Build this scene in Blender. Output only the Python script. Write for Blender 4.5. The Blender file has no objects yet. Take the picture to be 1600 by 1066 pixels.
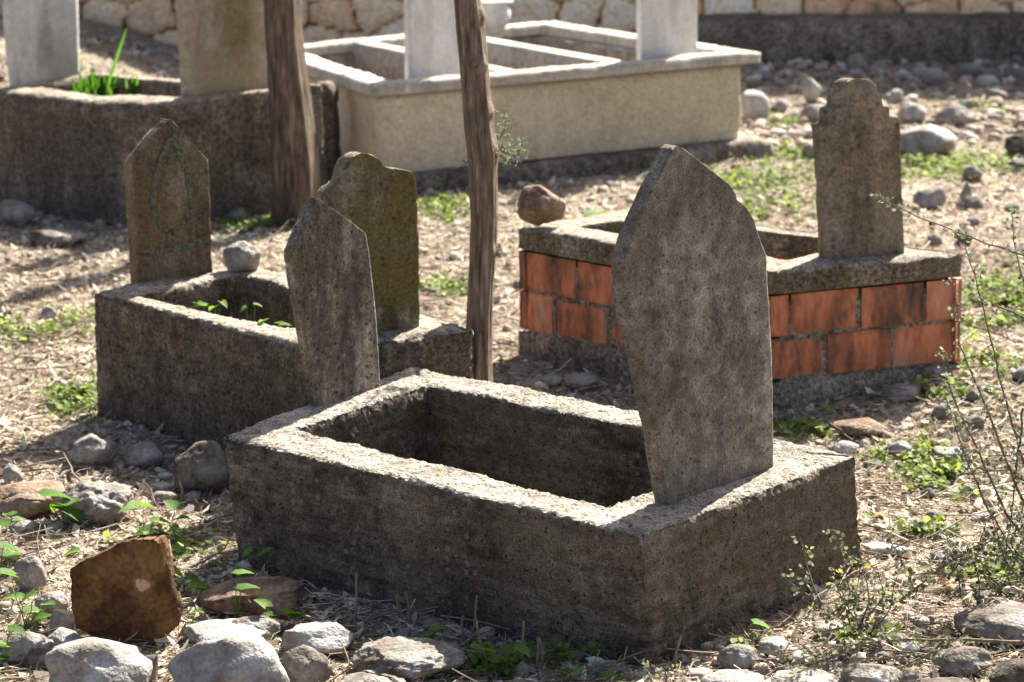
import bpy, bmesh, math, random
import numpy as np
from mathutils import Vector, Matrix

# ------------------------------------------------------------------ camera, sky, sun, exposure
SC = bpy.context.scene
FPX, PITCH, ROLL, HC = 4400.0, 13.5, -1.0, 2.3      # focal length in photo pixels, degrees, eye height
SUN_AZ, SUN_EL = 30.5, 41.5
cam = bpy.data.cameras.new('camera'); camo = bpy.data.objects.new('camera', cam)
SC.collection.objects.link(camo); SC.camera = camo
cam.sensor_fit = 'HORIZONTAL'; cam.sensor_width = 36.0; cam.lens = FPX / 1600 * 36
cam.clip_start = 0.1; cam.clip_end = 2000
_R = Matrix.Rotation(math.radians(90 - PITCH), 3, 'X') @ Matrix.Rotation(math.radians(ROLL), 3, 'Z')
camo.matrix_world = Matrix.Translation((0, 0, HC)) @ _R.to_4x4()
cam.dof.use_dof = True; cam.dof.focus_distance = 6.75; cam.dof.aperture_fstop = 5.6
SC.render.resolution_x = 1024; SC.render.resolution_y = 682

w = bpy.data.worlds.new('World'); SC.world = w; w.use_nodes = True
nt = w.node_tree; bg = nt.nodes['Background']
sky = nt.nodes.new('ShaderNodeTexSky'); sky.sky_type = 'NISHITA'; sky.sun_disc = False
sky.sun_elevation = math.radians(SUN_EL); sky.sun_rotation = math.radians(SUN_AZ)
sky.air_density = 1.0; sky.dust_density = 4.0; sky.ozone_density = 0.6
nt.links.new(sky.outputs[0], bg.inputs[0]); bg.inputs[1].default_value = 0.058
sl = bpy.data.lights.new('sun', 'SUN'); sl.energy = 5.0; sl.angle = math.radians(0.53); sl.color = (1.0, 0.95, 0.87)
so = bpy.data.objects.new('sun', sl); SC.collection.objects.link(so)
a, e = math.radians(SUN_AZ), math.radians(SUN_EL)
so.rotation_euler = Vector((math.sin(a) * math.cos(e), math.cos(a) * math.cos(e), math.sin(e))).to_track_quat('Z', 'Y').to_euler()
so.location = (3, 12, 9)
SC.view_settings.view_transform = 'Standard'; SC.view_settings.look = 'None'
SC.view_settings.gamma = 1; SC.view_settings.exposure = 1.95

# ------------------------------------------------------------------ geometry of the view: turns a photo pixel and a height into a point
RM = np.array(_R)
def ray(x, y): return RM @ np.array([(x - 800) / FPX, -(y - 533) / FPX, -1.0])
def G(x, y, z=0.0):
    d = ray(x, y); return np.array([0, 0, HC]) + (z - HC) / d[2] * d
def onplane(x, y, P0, n):
    d = ray(x, y); o = np.array([0, 0, HC]); return o + np.dot(P0 - o, n) / np.dot(d, n) * d
def atY(x, y, Y):
    d = ray(x, y); return np.array([0, 0, HC]) + Y / d[1] * d

rng = np.random.default_rng(7); random.seed(7)

# ------------------------------------------------------------------ noise
def _h(ix, iy, iz, s):
    n = (ix.astype(np.int64) * 374761393 + iy.astype(np.int64) * 668265263 + iz.astype(np.int64) * 2147483647 + s * 1274126177) & 0xFFFFFFFF
    n = ((n ^ (n >> 13)) * 1274126177) & 0xFFFFFFFF
    n = ((n ^ (n >> 16)) * 2246822519) & 0xFFFFFFFF
    return ((n ^ (n >> 15)) & 0xFFFFFF) / float(0xFFFFFF)
def vn(P, s=0):
    P = np.asarray(P, float); i = np.floor(P).astype(np.int64); f = P - i; f = f * f * (3 - 2 * f)
    r = 0
    for a_ in (0, 1):
        for b_ in (0, 1):
            for c_ in (0, 1):
                wt = (f[:, 0] if a_ else 1 - f[:, 0]) * (f[:, 1] if b_ else 1 - f[:, 1]) * (f[:, 2] if c_ else 1 - f[:, 2])
                r = r + wt * _h(i[:, 0] + a_, i[:, 1] + b_, i[:, 2] + c_, s)
    return r * 2 - 1
def fbm(P, s=0, o=4, g=0.5):
    r = 0; am = 1; t = 0; P = np.asarray(P, float)
    for k in range(o):
        r = r + am * vn(P * 2 ** k + 17.3 * k, s + k); t += am; am *= g
    return r / t

# ------------------------------------------------------------------ mesh helpers
def mesh(name, V, F, tone=None, smooth=True):
    me = bpy.data.meshes.new(name); V = np.asarray(V, np.float32)
    if isinstance(F, np.ndarray):
        k = F.shape[1]; me.vertices.add(len(V)); me.vertices.foreach_set('co', V.ravel())
        me.loops.add(F.size); me.loops.foreach_set('vertex_index', F.astype(np.int32).ravel())
        me.polygons.add(len(F)); me.polygons.foreach_set('loop_start', np.arange(0, F.size, k, dtype=np.int32))
        me.update(calc_edges=True)
    else:
        me.from_pydata([tuple(map(float, v)) for v in V], [], F); me.update()
    me.polygons.foreach_set('use_smooth', [smooth] * len(me.polygons))
    if tone is not None:
        at = me.attributes.new('tone', 'FLOAT', 'POINT'); at.data.foreach_set('value', np.asarray(tone, np.float32))
    return me
SUN_AND_WEAR = None
def obj(name, V, F, mat, parent=None, origin=None, tone=None, smooth=True):
    global SUN_AND_WEAR
    org = np.array(parent.location) if parent is not None else (np.array(origin) if origin is not None else np.zeros(3))
    # parts share their thing's origin; their coordinates are given in world space
    if parent is not None and parent.parent is not None: org = np.array(parent['_org'])
    elif parent is not None: org = np.array(parent['_org'])
    V = np.asarray(V, float) - org
    me = mesh(name, V, F, tone, smooth); me.materials.append(mat)
    if SUN_AND_WEAR is not None and len(SUN_AND_WEAR) == len(V): me.attributes.new('sun_and_wear', 'FLOAT', 'POINT').data.foreach_set('value', SUN_AND_WEAR.astype(np.float32))
    SUN_AND_WEAR = None
    o = bpy.data.objects.new(name, me); SC.collection.objects.link(o); o['_org'] = [float(c) for c in org]
    if parent is None: o.location = org
    else: o.parent = parent
    return o
def tag(o, label=None, cat=None, group=None, kind=None):
    if label: o['label'] = label
    if cat: o['category'] = cat
    if group: o['group'] = group
    if kind: o['kind'] = kind
    return o
def thing(name, loc, label, cat, group=None):
    o = bpy.data.objects.new(name, None); SC.collection.objects.link(o); o.location = [float(c) for c in loc]
    o['_org'] = [float(c) for c in loc]; o.empty_display_size = 0.1
    return tag(o, label, cat, group)
def vnormals(V, F):
    F = np.asarray(F); n = np.zeros_like(V)
    fn = np.cross(V[F[:, 2]] - V[F[:, 0]], V[F[:, -1]] - V[F[:, 1]]) if F.shape[1] == 4 else np.cross(V[F[:, 1]] - V[F[:, 0]], V[F[:, 2]] - V[F[:, 0]])
    for k in range(F.shape[1]): np.add.at(n, F[:, k], fn)
    return n / (np.linalg.norm(n, axis=1, keepdims=True) + 1e-12)
def gridF(R, C, closed):
    i = np.arange(R - 1)[:, None]; j = np.arange(C if closed else C - 1)[None, :]; j2 = (j + 1) % C
    return np.stack([i * C + j, i * C + j2, (i + 1) * C + j2, (i + 1) * C + j], -1).reshape(-1, 4)
def join(parts):
    Vs, Fs, T, o = [], [], [], 0
    for V, F, t in parts:
        Vs.append(V); Fs.append(F + o); T.append(np.full(len(V), t) if np.isscalar(t) else t); o += len(V)
    return np.concatenate(Vs), np.concatenate(Fs), np.concatenate(T)
_ico = {}
def ico(k):
    if k not in _ico:
        bm = bmesh.new(); bmesh.ops.create_icosphere(bm, subdivisions=k, radius=1)
        bm.verts.ensure_lookup_table()
        _ico[k] = (np.array([v.co[:] for v in bm.verts]), np.array([[v.index for v in f.verts] for f in bm.faces])); bm.free()
    V, F = _ico[k]; return V.copy(), F

# ------------------------------------------------------------------ materials
def nodes(name):
    m = bpy.data.materials.new(name); m.use_nodes = True; t = m.node_tree
    return m, t, t.nodes['Principled BSDF'], t.nodes.new, t.links.new
def ramp(N, stops):
    r = N('ShaderNodeValToRGB'); el = r.color_ramp.elements
    while len(el) < len(stops): el.new(0.5)
    for q, (p, c) in zip(el, stops): q.position = p; q.color = (*c, 1)
    return r
def concrete(name, dark, mid, light, stain=None, stain_amt=0.5, big=2.5, grain=140, bump=0.6, bdist=0.004, streak=0.5, agg=0.5, speck=(0.4, 0.37, 0.32), pits=0.5, seed=0.0, lich=None, lit_and_worn=None, gr_amt=0.85, hband=0.0, peb=0.0):
    m, t, b, N, L = nodes(name)
    tc = N('ShaderNodeTexCoord'); mp = N('ShaderNodeMapping'); mp.inputs[1].default_value = (seed, seed * 2, 0); L(tc.outputs['Object'], mp.inputs[0])
    mp2 = N('ShaderNodeMapping'); mp2.inputs['Scale'].default_value = (1, 1, 0.18); L(mp.outputs[0], mp2.inputs[0])
    def noise(src, sc, det=6, rough=0.6):
        n = N('ShaderNodeTexNoise'); n.inputs['Scale'].default_value = sc; n.inputs['Detail'].default_value = det; n.inputs['Roughness'].default_value = rough
        L(src.outputs[0], n.inputs['Vector']); return n
    nb = noise(mp, big, 8, 0.65); ns = noise(mp2, 14, 5); ng = noise(mp, grain, 3, 0.7); nm = noise(mp, big * 9, 5, 0.65)
    def mix(kind, f, a_, b_, isf=False):
        x = N('ShaderNodeMix'); x.data_type = 'RGBA'; x.blend_type = kind
        if isf: L(f, x.inputs[0])
        else: x.inputs[0].default_value = f
        for s_, v in ((6, a_), (7, b_)):
            if isinstance(v, tuple): x.inputs[s_].default_value = (*v, 1)
            else: L(v, x.inputs[s_])
        return x.outputs[2]
    def math_(op, x_, y_):
        q = N('ShaderNodeMath'); q.operation = op
        for i_, v in enumerate((x_, y_)):
            if isinstance(v, (int, float)): q.inputs[i_].default_value = v
            else: L(v, q.inputs[i_])
        return q.outputs[0]
    f = math_('ADD', math_('MULTIPLY', nb.outputs[0], 0.5), math_('MULTIPLY', nm.outputs[0], 0.5))
    f = math_('ADD', f, math_('MULTIPLY', math_('SUBTRACT', ns.outputs[0], 0.5), streak))
    if hband:
        mp3 = N('ShaderNodeMapping'); mp3.inputs['Scale'].default_value = (0.6, 0.6, 5); L(mp.outputs[0], mp3.inputs[0]); nh = noise(mp3, 7, 5, 0.7)
        f = math_('ADD', f, math_('MULTIPLY', math_('SUBTRACT', nh.outputs[0], 0.5), hband))
    r = ramp(N, [(0.36, dark), (0.5, mid), (0.64, light)]); L(f, r.inputs[0]); c = r.outputs[0]
    if stain:
        n2 = noise(mp, big * 0.8, 5, 0.6); n2.inputs['Distortion'].default_value = 0.5
        r2 = ramp(N, [(0.45, (0, 0, 0)), (0.62, (stain_amt,) * 3)]); L(n2.outputs[0], r2.inputs[0])
        c = mix('MIX', r2.outputs[0], c, stain, True)
    if lit_and_worn:
        aw = N('ShaderNodeAttribute'); aw.attribute_name = 'sun_and_wear'
        rw = ramp(N, [(0.38, lit_and_worn[0]), (0.62, lit_and_worn[1])]); L(nm.outputs[0], rw.inputs[0])
        c = mix('MIX', aw.outputs['Fac'], c, rw.outputs[0], True)  # painted sunlit rim tone on curbs; stains and bare concrete elsewhere
    gr = ramp(N, [(0.34, (0.30, 0.29, 0.28)), (0.5, (1, 1, 1)), (0.66, (1.9, 1.86, 1.78))]); L(ng.outputs[0], gr.inputs[0])
    c = mix('MULTIPLY', gr_amt, c, gr.outputs[0])
    vo = N('ShaderNodeTexVoronoi'); vo.inputs['Scale'].default_value = grain * 0.45; L(mp.outputs[0], vo.inputs['Vector'])
    sep = N('ShaderNodeSeparateColor'); L(vo.outputs['Color'], sep.inputs[0])
    rs = ramp(N, [(0.80, (0, 0, 0)), (0.84, (agg * 0.35,) * 3)]); L(sep.outputs[0], rs.inputs[0])
    rd = ramp(N, [(0.28, (1, 1, 1)), (0.5, (0, 0, 0))]); L(vo.outputs['Distance'], rd.inputs[0])
    nk = noise(mp, 30, 3); rk = ramp(N, [(0.48, (0, 0, 0)), (0.62, (1, 1, 1))]); L(nk.outputs[0], rk.inputs[0])
    c = mix('MIX', math_('MULTIPLY', math_('MULTIPLY', rs.outputs[0], rd.outputs[0]), rk.outputs[0]), c, speck, True)
    if peb:
        v2 = N('ShaderNodeTexVoronoi'); v2.inputs['Scale'].default_value = 42; v2.inputs['Randomness'].default_value = 1; L(mp.outputs[0], v2.inputs['Vector'])
        s2 = N('ShaderNodeSeparateColor'); L(v2.outputs['Color'], s2.inputs[0])
        p1 = ramp(N, [(0.72, (0, 0, 0)), (0.76, (peb,) * 3)]); L(s2.outputs[0], p1.inputs[0]); p2 = ramp(N, [(0.30, (1, 1, 1)), (0.42, (0, 0, 0))]); L(v2.outputs['Distance'], p2.inputs[0])
        pc = ramp(N, [(0.0, (0.05, 0.038, 0.028)), (0.4, (0.13, 0.10, 0.075)), (0.75, (0.20, 0.17, 0.135)), (1.0, (0.17, 0.095, 0.05))]); L(s2.outputs[2], pc.inputs[0])
        c = mix('MIX', math_('MULTIPLY', p1.outputs[0], p2.outputs[0]), c, pc.outputs[0], True)
    rp = ramp(N, [(0.0, (pits,) * 3), (0.1, (pits,) * 3), (0.13, (0, 0, 0))]); L(sep.outputs[1], rp.inputs[0])
    pm = math_('MULTIPLY', rp.outputs[0], rd.outputs[0])
    c = mix('MIX', pm, c, (0.02, 0.017, 0.012), True)
    if lich:
        n3 = noise(mp, 22, 4, 0.7); r3 = ramp(N, [(0.62, (0, 0, 0)), (0.7, (0.8,) * 3)]); L(n3.outputs[0], r3.inputs[0])
        c = mix('MIX', r3.outputs[0], c, lich, True)
    L(c, b.inputs['Base Color']); b.inputs['Roughness'].default_value = 0.92; b.inputs['Specular IOR Level'].default_value = 0.2
    hgt = math_('ADD', math_('MULTIPLY', ng.outputs[0], 0.6), math_('MULTIPLY', nm.outputs[0], 0.8))
    hgt = math_('SUBTRACT', hgt, math_('MULTIPLY', pm, 1.0))
    hgt = math_('SUBTRACT', hgt, math_('MULTIPLY', vo.outputs['Distance'], 0.7))
    bp = N('ShaderNodeBump'); bp.inputs['Strength'].default_value = bump; bp.inputs['Distance'].default_value = bdist
    L(hgt, bp.inputs['Height']); L(bp.outputs[0], b.inputs['Normal'])
    return m
def toned(name, stops, nscale=25, namt=0.5, rough=0.9, bump=0.4, bdist=0.004, nscale2=120, trans=0.0, stretch=None, spec=0.2):
    """colour picked by the per-piece attribute 'tone', broken up by noise"""
    m, t, b, N, L = nodes(name)
    at = N('ShaderNodeAttribute'); at.attribute_name = 'tone'
    tc = N('ShaderNodeTexCoord'); mp = N('ShaderNodeMapping'); L(tc.outputs['Object'], mp.inputs[0])
    if stretch: mp.inputs['Scale'].default_value = stretch
    n1 = N('ShaderNodeTexNoise'); n1.inputs['Scale'].default_value = nscale; n1.inputs['Detail'].default_value = 7; n1.inputs['Roughness'].default_value = 0.65; L(mp.outputs[0], n1.inputs['Vector'])
    n2 = N('ShaderNodeTexNoise'); n2.inputs['Scale'].default_value = nscale2; n2.inputs['Detail'].default_value = 3; L(mp.outputs[0], n2.inputs['Vector'])
    mr = N('ShaderNodeMapRange'); mr.inputs[1].default_value = 0.3; mr.inputs[2].default_value = 0.7; mr.inputs[3].default_value = -namt / 2; mr.inputs[4].default_value = namt / 2; L(n1.outputs[0], mr.inputs[0])
    ad = N('ShaderNodeMath'); ad.operation = 'ADD'; L(at.outputs['Fac'], ad.inputs[0]); L(mr.outputs[0], ad.inputs[1])
    r = ramp(N, stops); L(ad.outputs[0], r.inputs[0])
    g = ramp(N, [(0.3, (0.62, 0.62, 0.62)), (0.7, (1.25, 1.25, 1.25))]); L(n2.outputs[0], g.inputs[0])
    mx = N('ShaderNodeMix'); mx.data_type = 'RGBA'; mx.blend_type = 'MULTIPLY'; mx.inputs[0].default_value = 0.7; L(r.outputs[0], mx.inputs[6]); L(g.outputs[0], mx.inputs[7])
    L(mx.outputs[2], b.inputs['Base Color']); b.inputs['Roughness'].default_value = rough; b.inputs['Specular IOR Level'].default_value = spec
    if bump:
        s_ = N('ShaderNodeMath'); s_.operation = 'ADD'; L(n1.outputs[0], s_.inputs[0]); L(n2.outputs[0], s_.inputs[1])
        bp = N('ShaderNodeBump'); bp.inputs['Strength'].default_value = bump; bp.inputs['Distance'].default_value = bdist; L(s_.outputs[0], bp.inputs['Height']); L(bp.outputs[0], b.inputs['Normal'])
    if trans:
        tr = N('ShaderNodeBsdfTranslucent'); hs = N('ShaderNodeHueSaturation'); hs.inputs['Value'].default_value = 1.5; hs.inputs['Saturation'].default_value = 1.15; L(mx.outputs[2], hs.inputs['Color']); L(hs.outputs[0], tr.inputs[0])
        ms = N('ShaderNodeMixShader'); ms.inputs[0].default_value = trans; L(b.outputs[0], ms.inputs[1]); L(tr.outputs[0], ms.inputs[2]); L(ms.outputs[0], t.nodes['Material Output'].inputs[0])
    return m

M_front = concrete('rough_concrete', (0.030, 0.024, 0.017), (0.084, 0.070, 0.052), (0.185, 0.16, 0.125), hband=0.5, peb=0.75, stain=(0.115, 0.095, 0.066), stain_amt=0.6, grain=230, bump=0.9, bdist=0.006, agg=0.8, speck=(0.36, 0.33, 0.27), pits=0.8, streak=0.12, lit_and_worn=((0.19, 0.165, 0.132), (0.33, 0.30, 0.255)))
M_big = concrete('weathered_grey_concrete', (0.065, 0.055, 0.044), (0.15, 0.132, 0.11), (0.29, 0.262, 0.225), gr_amt=0.6, stain=(0.075, 0.061, 0.045), stain_amt=0.75, big=2.6, grain=190, bump=0.5, bdist=0.003, agg=0.6, pits=0.6, streak=0.25, speck=(0.34, 0.31, 0.27))
M_small = concrete('weathered_mottled_concrete', (0.06, 0.05, 0.038), (0.155, 0.134, 0.106), (0.34, 0.305, 0.25), gr_amt=0.65, stain=(0.07, 0.055, 0.038), stain_amt=0.6, big=5, grain=170, bump=0.6, bdist=0.003, agg=0.5, pits=0.8, streak=0.8, seed=3)
M_left = concrete('brown_stained_concrete', (0.045, 0.034, 0.023), (0.10, 0.079, 0.056), (0.19, 0.155, 0.115), hband=0.3, peb=0.5, stain=(0.05, 0.038, 0.026), stain_amt=0.6, big=2.5, grain=120, bump=0.8, bdist=0.006, streak=0.35, seed=5, pits=0.7, lit_and_worn=((0.18, 0.155, 0.12), (0.31, 0.275, 0.225)))
M_ochre = concrete('ochre_stained_concrete', (0.08, 0.06, 0.038), (0.14, 0.11, 0.07), (0.20, 0.165, 0.115), stain=(0.125, 0.082, 0.035), stain_amt=0.6, big=4, grain=120, bump=0.3, bdist=0.003, agg=0.3, pits=0.3, streak=0.9, gr_amt=0.5, seed=8)
M_olive = concrete('olive_mossy_concrete', (0.06, 0.05, 0.030), (0.125, 0.105, 0.066), (0.21, 0.185, 0.135), stain=(0.115, 0.088, 0.026), stain_amt=0.9, gr_amt=0.5, big=4, grain=110, bump=0.5, bdist=0.004, agg=0.4, pits=0.5, streak=0.9, seed=11)
M_cap = concrete('grey_brown_cap_concrete', (0.08, 0.062, 0.04), (0.15, 0.12, 0.085), (0.26, 0.22, 0.165), stain=(0.09, 0.068, 0.035), stain_amt=0.7, big=4, grain=100, bump=0.6, bdist=0.005, streak=0.4, seed=13, lit_and_worn=((0.15, 0.125, 0.095), (0.26, 0.225, 0.18)))
M_step = concrete('brown_grey_headstone_concrete', (0.10, 0.078, 0.055), (0.165, 0.135, 0.10), (0.23, 0.195, 0.15), stain=(0.12, 0.09, 0.045), stain_amt=0.6, gr_amt=0.45, big=3, grain=100, bump=0.4, bdist=0.003, agg=0.3, streak=0.9, seed=17)
M_dark = concrete('dark_brown_render', (0.055, 0.044, 0.034), (0.11, 0.091, 0.072), (0.19, 0.162, 0.13), hband=0.2, stain=(0.065, 0.051, 0.039), stain_amt=0.7, big=2.2, grain=80, bump=0.5, bdist=0.005, agg=0.3, streak=0.5, seed=19, speck=(0.35, 0.3, 0.25), lit_and_worn=((0.17, 0.135, 0.10), (0.30, 0.25, 0.195)))
M_cream = concrete('cream_render', (0.40, 0.335, 0.24), (0.52, 0.44, 0.325), (0.61, 0.53, 0.405), gr_amt=0.25, lit_and_worn=((0.17, 0.14, 0.11), (0.30, 0.26, 0.215)), stain=(0.43, 0.345, 0.22), stain_amt=0.5, big=1.5, grain=60, bump=0.25, bdist=0.003, agg=0.1, pits=0.15, streak=0.15, seed=23)
M_creamcap = concrete('cream_grey_cap', gr_amt=0.3, dark=(0.34, 0.30, 0.24), mid=(0.46, 0.41, 0.34), light=(0.56, 0.51, 0.43), lit_and_worn=((0.17, 0.14, 0.11), (0.30, 0.26, 0.215)), stain=(0.22, 0.19, 0.15), stain_amt=0.5, big=4, grain=80, bump=0.3, bdist=0.003, agg=0.1, pits=0.15, seed=27)
M_slab = concrete('grey_footing_concrete', (0.09, 0.072, 0.056), (0.17, 0.14, 0.112), (0.25, 0.215, 0.18), stain=(0.06, 0.048, 0.036), stain_amt=0.6, big=2, grain=60, bump=0.5, bdist=0.006, agg=0.3, seed=29)
M_marble = concrete('white_marble', (0.50, 0.48, 0.46), (0.58, 0.565, 0.545), (0.64, 0.63, 0.61), gr_amt=0.12, big=2, grain=50, bump=0.05, bdist=0.001, agg=0.0, pits=0.0, streak=0.9, seed=31)
M_marblegrey = concrete('grey_veined_marble', gr_amt=0.12, lit_and_worn=((0.16, 0.15, 0.135), (0.24, 0.225, 0.205)), dark=(0.38, 0.37, 0.36), mid=(0.45, 0.445, 0.435), light=(0.52, 0.515, 0.505), stain=(0.24, 0.225, 0.20), stain_amt=0.7, big=2.5, grain=50, bump=0.1, bdist=0.001, agg=0.0, pits=0.0, streak=0.7, seed=33)
M_marbleolive = concrete('olive_stained_marble', (0.24, 0.205, 0.15), (0.32, 0.285, 0.225), (0.40, 0.37, 0.305), gr_amt=0.2, lit_and_worn=((0.11, 0.09, 0.03), (0.19, 0.155, 0.07)), stain=(0.25, 0.21, 0.13), stain_amt=0.9, big=2.6, grain=50, bump=0.15, bdist=0.001, agg=0.0, pits=0.03, streak=0.7, seed=35)
M_paint = concrete('faded_green_paint', (0.095, 0.085, 0.055), (0.10, 0.108, 0.078), (0.095, 0.13, 0.098), stain=(0.12, 0.092, 0.055), stain_amt=0.9, big=9, grain=100, bump=0.2, bdist=0.001, agg=0.2, seed=36)
M_brick = toned('red_clay_block', [(0.0, (0.09, 0.06, 0.045)), (0.28, (0.26, 0.11, 0.062)), (0.5, (0.50, 0.17, 0.085)), (0.75, (0.50, 0.22, 0.13)), (0.9, (0.36, 0.25, 0.19)), (1.0, (0.38, 0.33, 0.27))], nscale=9, namt=0.95, bump=0.5, bdist=0.004, nscale2=60, stretch=(1, 1, 0.35))
M_mortar = concrete('brown_mortar', (0.08, 0.062, 0.048), (0.17, 0.138, 0.106), (0.27, 0.225, 0.18), big=6, grain=90, bump=0.6, bdist=0.005, seed=37)
M_rock = toned('grey_limestone', [(0.0, (0.065, 0.050, 0.037)), (0.25, (0.15, 0.125, 0.10)), (0.5, (0.235, 0.21, 0.182)), (0.75, (0.31, 0.29, 0.265)), (1.0, (0.43, 0.41, 0.385))], nscale=9, namt=0.9, bump=0.7, bdist=0.008, nscale2=110)
M_brownrock = toned('rust_brown_stone', [(0.0, (0.05, 0.026, 0.012)), (0.3, (0.088, 0.043, 0.018)), (0.6, (0.155, 0.085, 0.033)), (0.85, (0.20, 0.115, 0.055)), (1.0, (0.40, 0.30, 0.22))], nscale=11, namt=0.9, bump=0.8, bdist=0.006, nscale2=90)
M_sandrock = toned('sandy_brown_stone', [(0.0, (0.09, 0.055, 0.035)), (0.3, (0.17, 0.11, 0.07)), (0.6, (0.25, 0.175, 0.12)), (1.0, (0.34, 0.26, 0.19))], nscale=11, namt=0.9, bump=0.8, bdist=0.006, nscale2=90)
M_gravel = toned('pale_gravel', [(0.0, (0.10, 0.075, 0.055)), (0.3, (0.26, 0.195, 0.145)), (0.6, (0.43, 0.36, 0.29)), (1.0, (0.60, 0.54, 0.47))], nscale=60, namt=0.3, bump=0.3, bdist=0.002)
M_litter = toned('dry_leaf_litter', [(0.0, (0.09, 0.062, 0.042)), (0.25, (0.27, 0.21, 0.15)), (0.55, (0.52, 0.44, 0.34)), (1.0, (0.72, 0.65, 0.54))], nscale=80, namt=0.2, bump=0, trans=0.25)
M_straw = toned('dry_straw', [(0.0, (0.11, 0.077, 0.054)), (0.4, (0.31, 0.24, 0.17)), (0.7, (0.52, 0.44, 0.34)), (1.0, (0.70, 0.62, 0.50))], nscale=80, namt=0.2, bump=0)
M_green = toned('fresh_green_leaf', [(0.0, (0.035, 0.08, 0.016)), (0.5, (0.085, 0.17, 0.03)), (1.0, (0.16, 0.26, 0.05))], nscale=40, namt=0.3, bump=0, trans=0.5, rough=0.65, spec=0.2)
M_cover = toned('ground_cover_leaf', [(0.0, (0.06, 0.085, 0.022)), (0.5, (0.15, 0.20, 0.05)), (1.0, (0.26, 0.31, 0.10))], nscale=40, namt=0.3, bump=0, trans=0.5, rough=0.6)
M_greygreen = toned('grey_green_leaf', [(0.0, (0.045, 0.052, 0.032)), (0.5, (0.12, 0.135, 0.085)), (0.85, (0.22, 0.24, 0.155)), (1.0, (0.36, 0.31, 0.09))], nscale=40, namt=0.3, bump=0, trans=0.35, rough=0.6)
M_twig = toned('grey_brown_twig', [(0.0, (0.05, 0.035, 0.025)), (0.5, (0.13, 0.095, 0.07)), (1.0, (0.27, 0.21, 0.155))], nscale=40, namt=0.4, bump=0.3)
M_bark = toned('cypress_bark', [(0.0, (0.045, 0.031, 0.022)), (0.35, (0.115, 0.083, 0.060)), (0.65, (0.20, 0.152, 0.114)), (1.0, (0.34, 0.275, 0.215))], nscale=14, namt=0.7, bump=1.0, bdist=0.006, nscale2=70, stretch=(4.5, 4.5, 0.6))
M_crown = toned('tree_needles', [(0.0, (0.02, 0.04, 0.012)), (0.5, (0.045, 0.075, 0.022)), (1.0, (0.08, 0.11, 0.035))], nscale=10, namt=0.3, bump=0, trans=0.25)
M_wall = toned('ochre_limestone_wall', [(0.0, (0.08, 0.06, 0.045)), (0.12, (0.22, 0.16, 0.11)), (0.3, (0.64, 0.38, 0.215)), (0.55, (0.80, 0.57, 0.37)), (0.8, (0.82, 0.66, 0.47)), (1.0, (0.84, 0.77, 0.65))], nscale=7, namt=0.4, bump=0.7, bdist=0.015, nscale2=40)
M_soil = None
def soil():
    m, t, b, N, L = nodes('dry_litter_soil')
    tc = N('ShaderNodeTexCoord')
    def noise(sc, det=8, rough=0.65):
        n = N('ShaderNodeTexNoise'); n.inputs['Scale'].default_value = sc; n.inputs['Detail'].default_value = det; n.inputs['Roughness'].default_value = rough; L(tc.outputs['Object'], n.inputs['Vector']); return n
    n1, n2, n3 = noise(1.2), noise(28), noise(140, 3)
    r = ramp(N, [(0.32, (0.20, 0.16, 0.12)), (0.5, (0.37, 0.31, 0.24)), (0.7, (0.50, 0.43, 0.345))]); L(n1.outputs[0], r.inputs[0])
    g = ramp(N, [(0.35, (0.35, 0.33, 0.3)), (0.5, (0.9, 0.88, 0.85)), (0.7, (1.5, 1.48, 1.42))]); L(n2.outputs[0], g.inputs[0])
    g2 = ramp(N, [(0.35, (0.5, 0.5, 0.5)), (0.65, (1.4, 1.4, 1.4))]); L(n3.outputs[0], g2.inputs[0])
    x = N('ShaderNodeMix'); x.data_type = 'RGBA'; x.blend_type = 'MULTIPLY'; x.inputs[0].default_value = 0.9; L(r.outputs[0], x.inputs[6]); L(g.outputs[0], x.inputs[7])
    y = N('ShaderNodeMix'); y.data_type = 'RGBA'; y.blend_type = 'MULTIPLY'; y.inputs[0].default_value = 0.8; L(x.outputs[2], y.inputs[6]); L(g2.outputs[0], y.inputs[7])
    L(y.outputs[2], b.inputs['Base Color']); b.inputs['Roughness'].default_value = 0.95; b.inputs['Specular IOR Level'].default_value = 0.1
    s_ = N('ShaderNodeMath'); s_.operation = 'ADD'; L(n2.outputs[0], s_.inputs[0]); L(n3.outputs[0], s_.inputs[1])
    bp = N('ShaderNodeBump'); bp.inputs['Strength'].default_value = 0.9; bp.inputs['Distance'].default_value = 0.015; L(s_.outputs[0], bp.inputs['Height']); L(bp.outputs[0], b.inputs['Normal'])
    return m
M_soil = soil()

# ------------------------------------------------------------------ ground
def gz(x, y):
    x = np.atleast_1d(np.asarray(x, float)); y = np.atleast_1d(np.asarray(y, float)); P = np.stack([x, y, np.zeros_like(x)], 1)
    near = np.clip(1 - (np.hypot(x, y - 11) - 9) / 6, 0, 1)
    rise = 0.07 * np.exp(-((x - 1.45) / 0.42) ** 2 - ((y - 8.75) / 0.4) ** 2) + 0.26 * np.clip((-1.75 - x) / 0.9, 0, 1) * np.clip((y - 13.7) / 1.2, 0, 1) * near
    return rise + fbm(P * 1.1, 3, 3) * 0.02 + fbm(P * 9, 5, 3) * 0.016 * near
def ground():
    d = 0.03
    xs = np.concatenate([-np.geomspace(400, 4.3, 40), np.arange(-4.2, 4.6, d), np.geomspace(4.7, 400, 40)])
    ys = np.concatenate([-np.geomspace(400, 1, 30), np.linspace(0, 4.8, 12), np.arange(4.85, 18.3, d), np.geomspace(18.5, 600, 40)])
    X, Y = np.meshgrid(xs, ys); x, y = X.ravel(), Y.ravel()
    V = np.stack([x, y, gz(x, y)], 1)
    return tag(obj('ground', V, gridF(len(ys), len(xs), False), M_soil), kind='structure')
ground()
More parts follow.
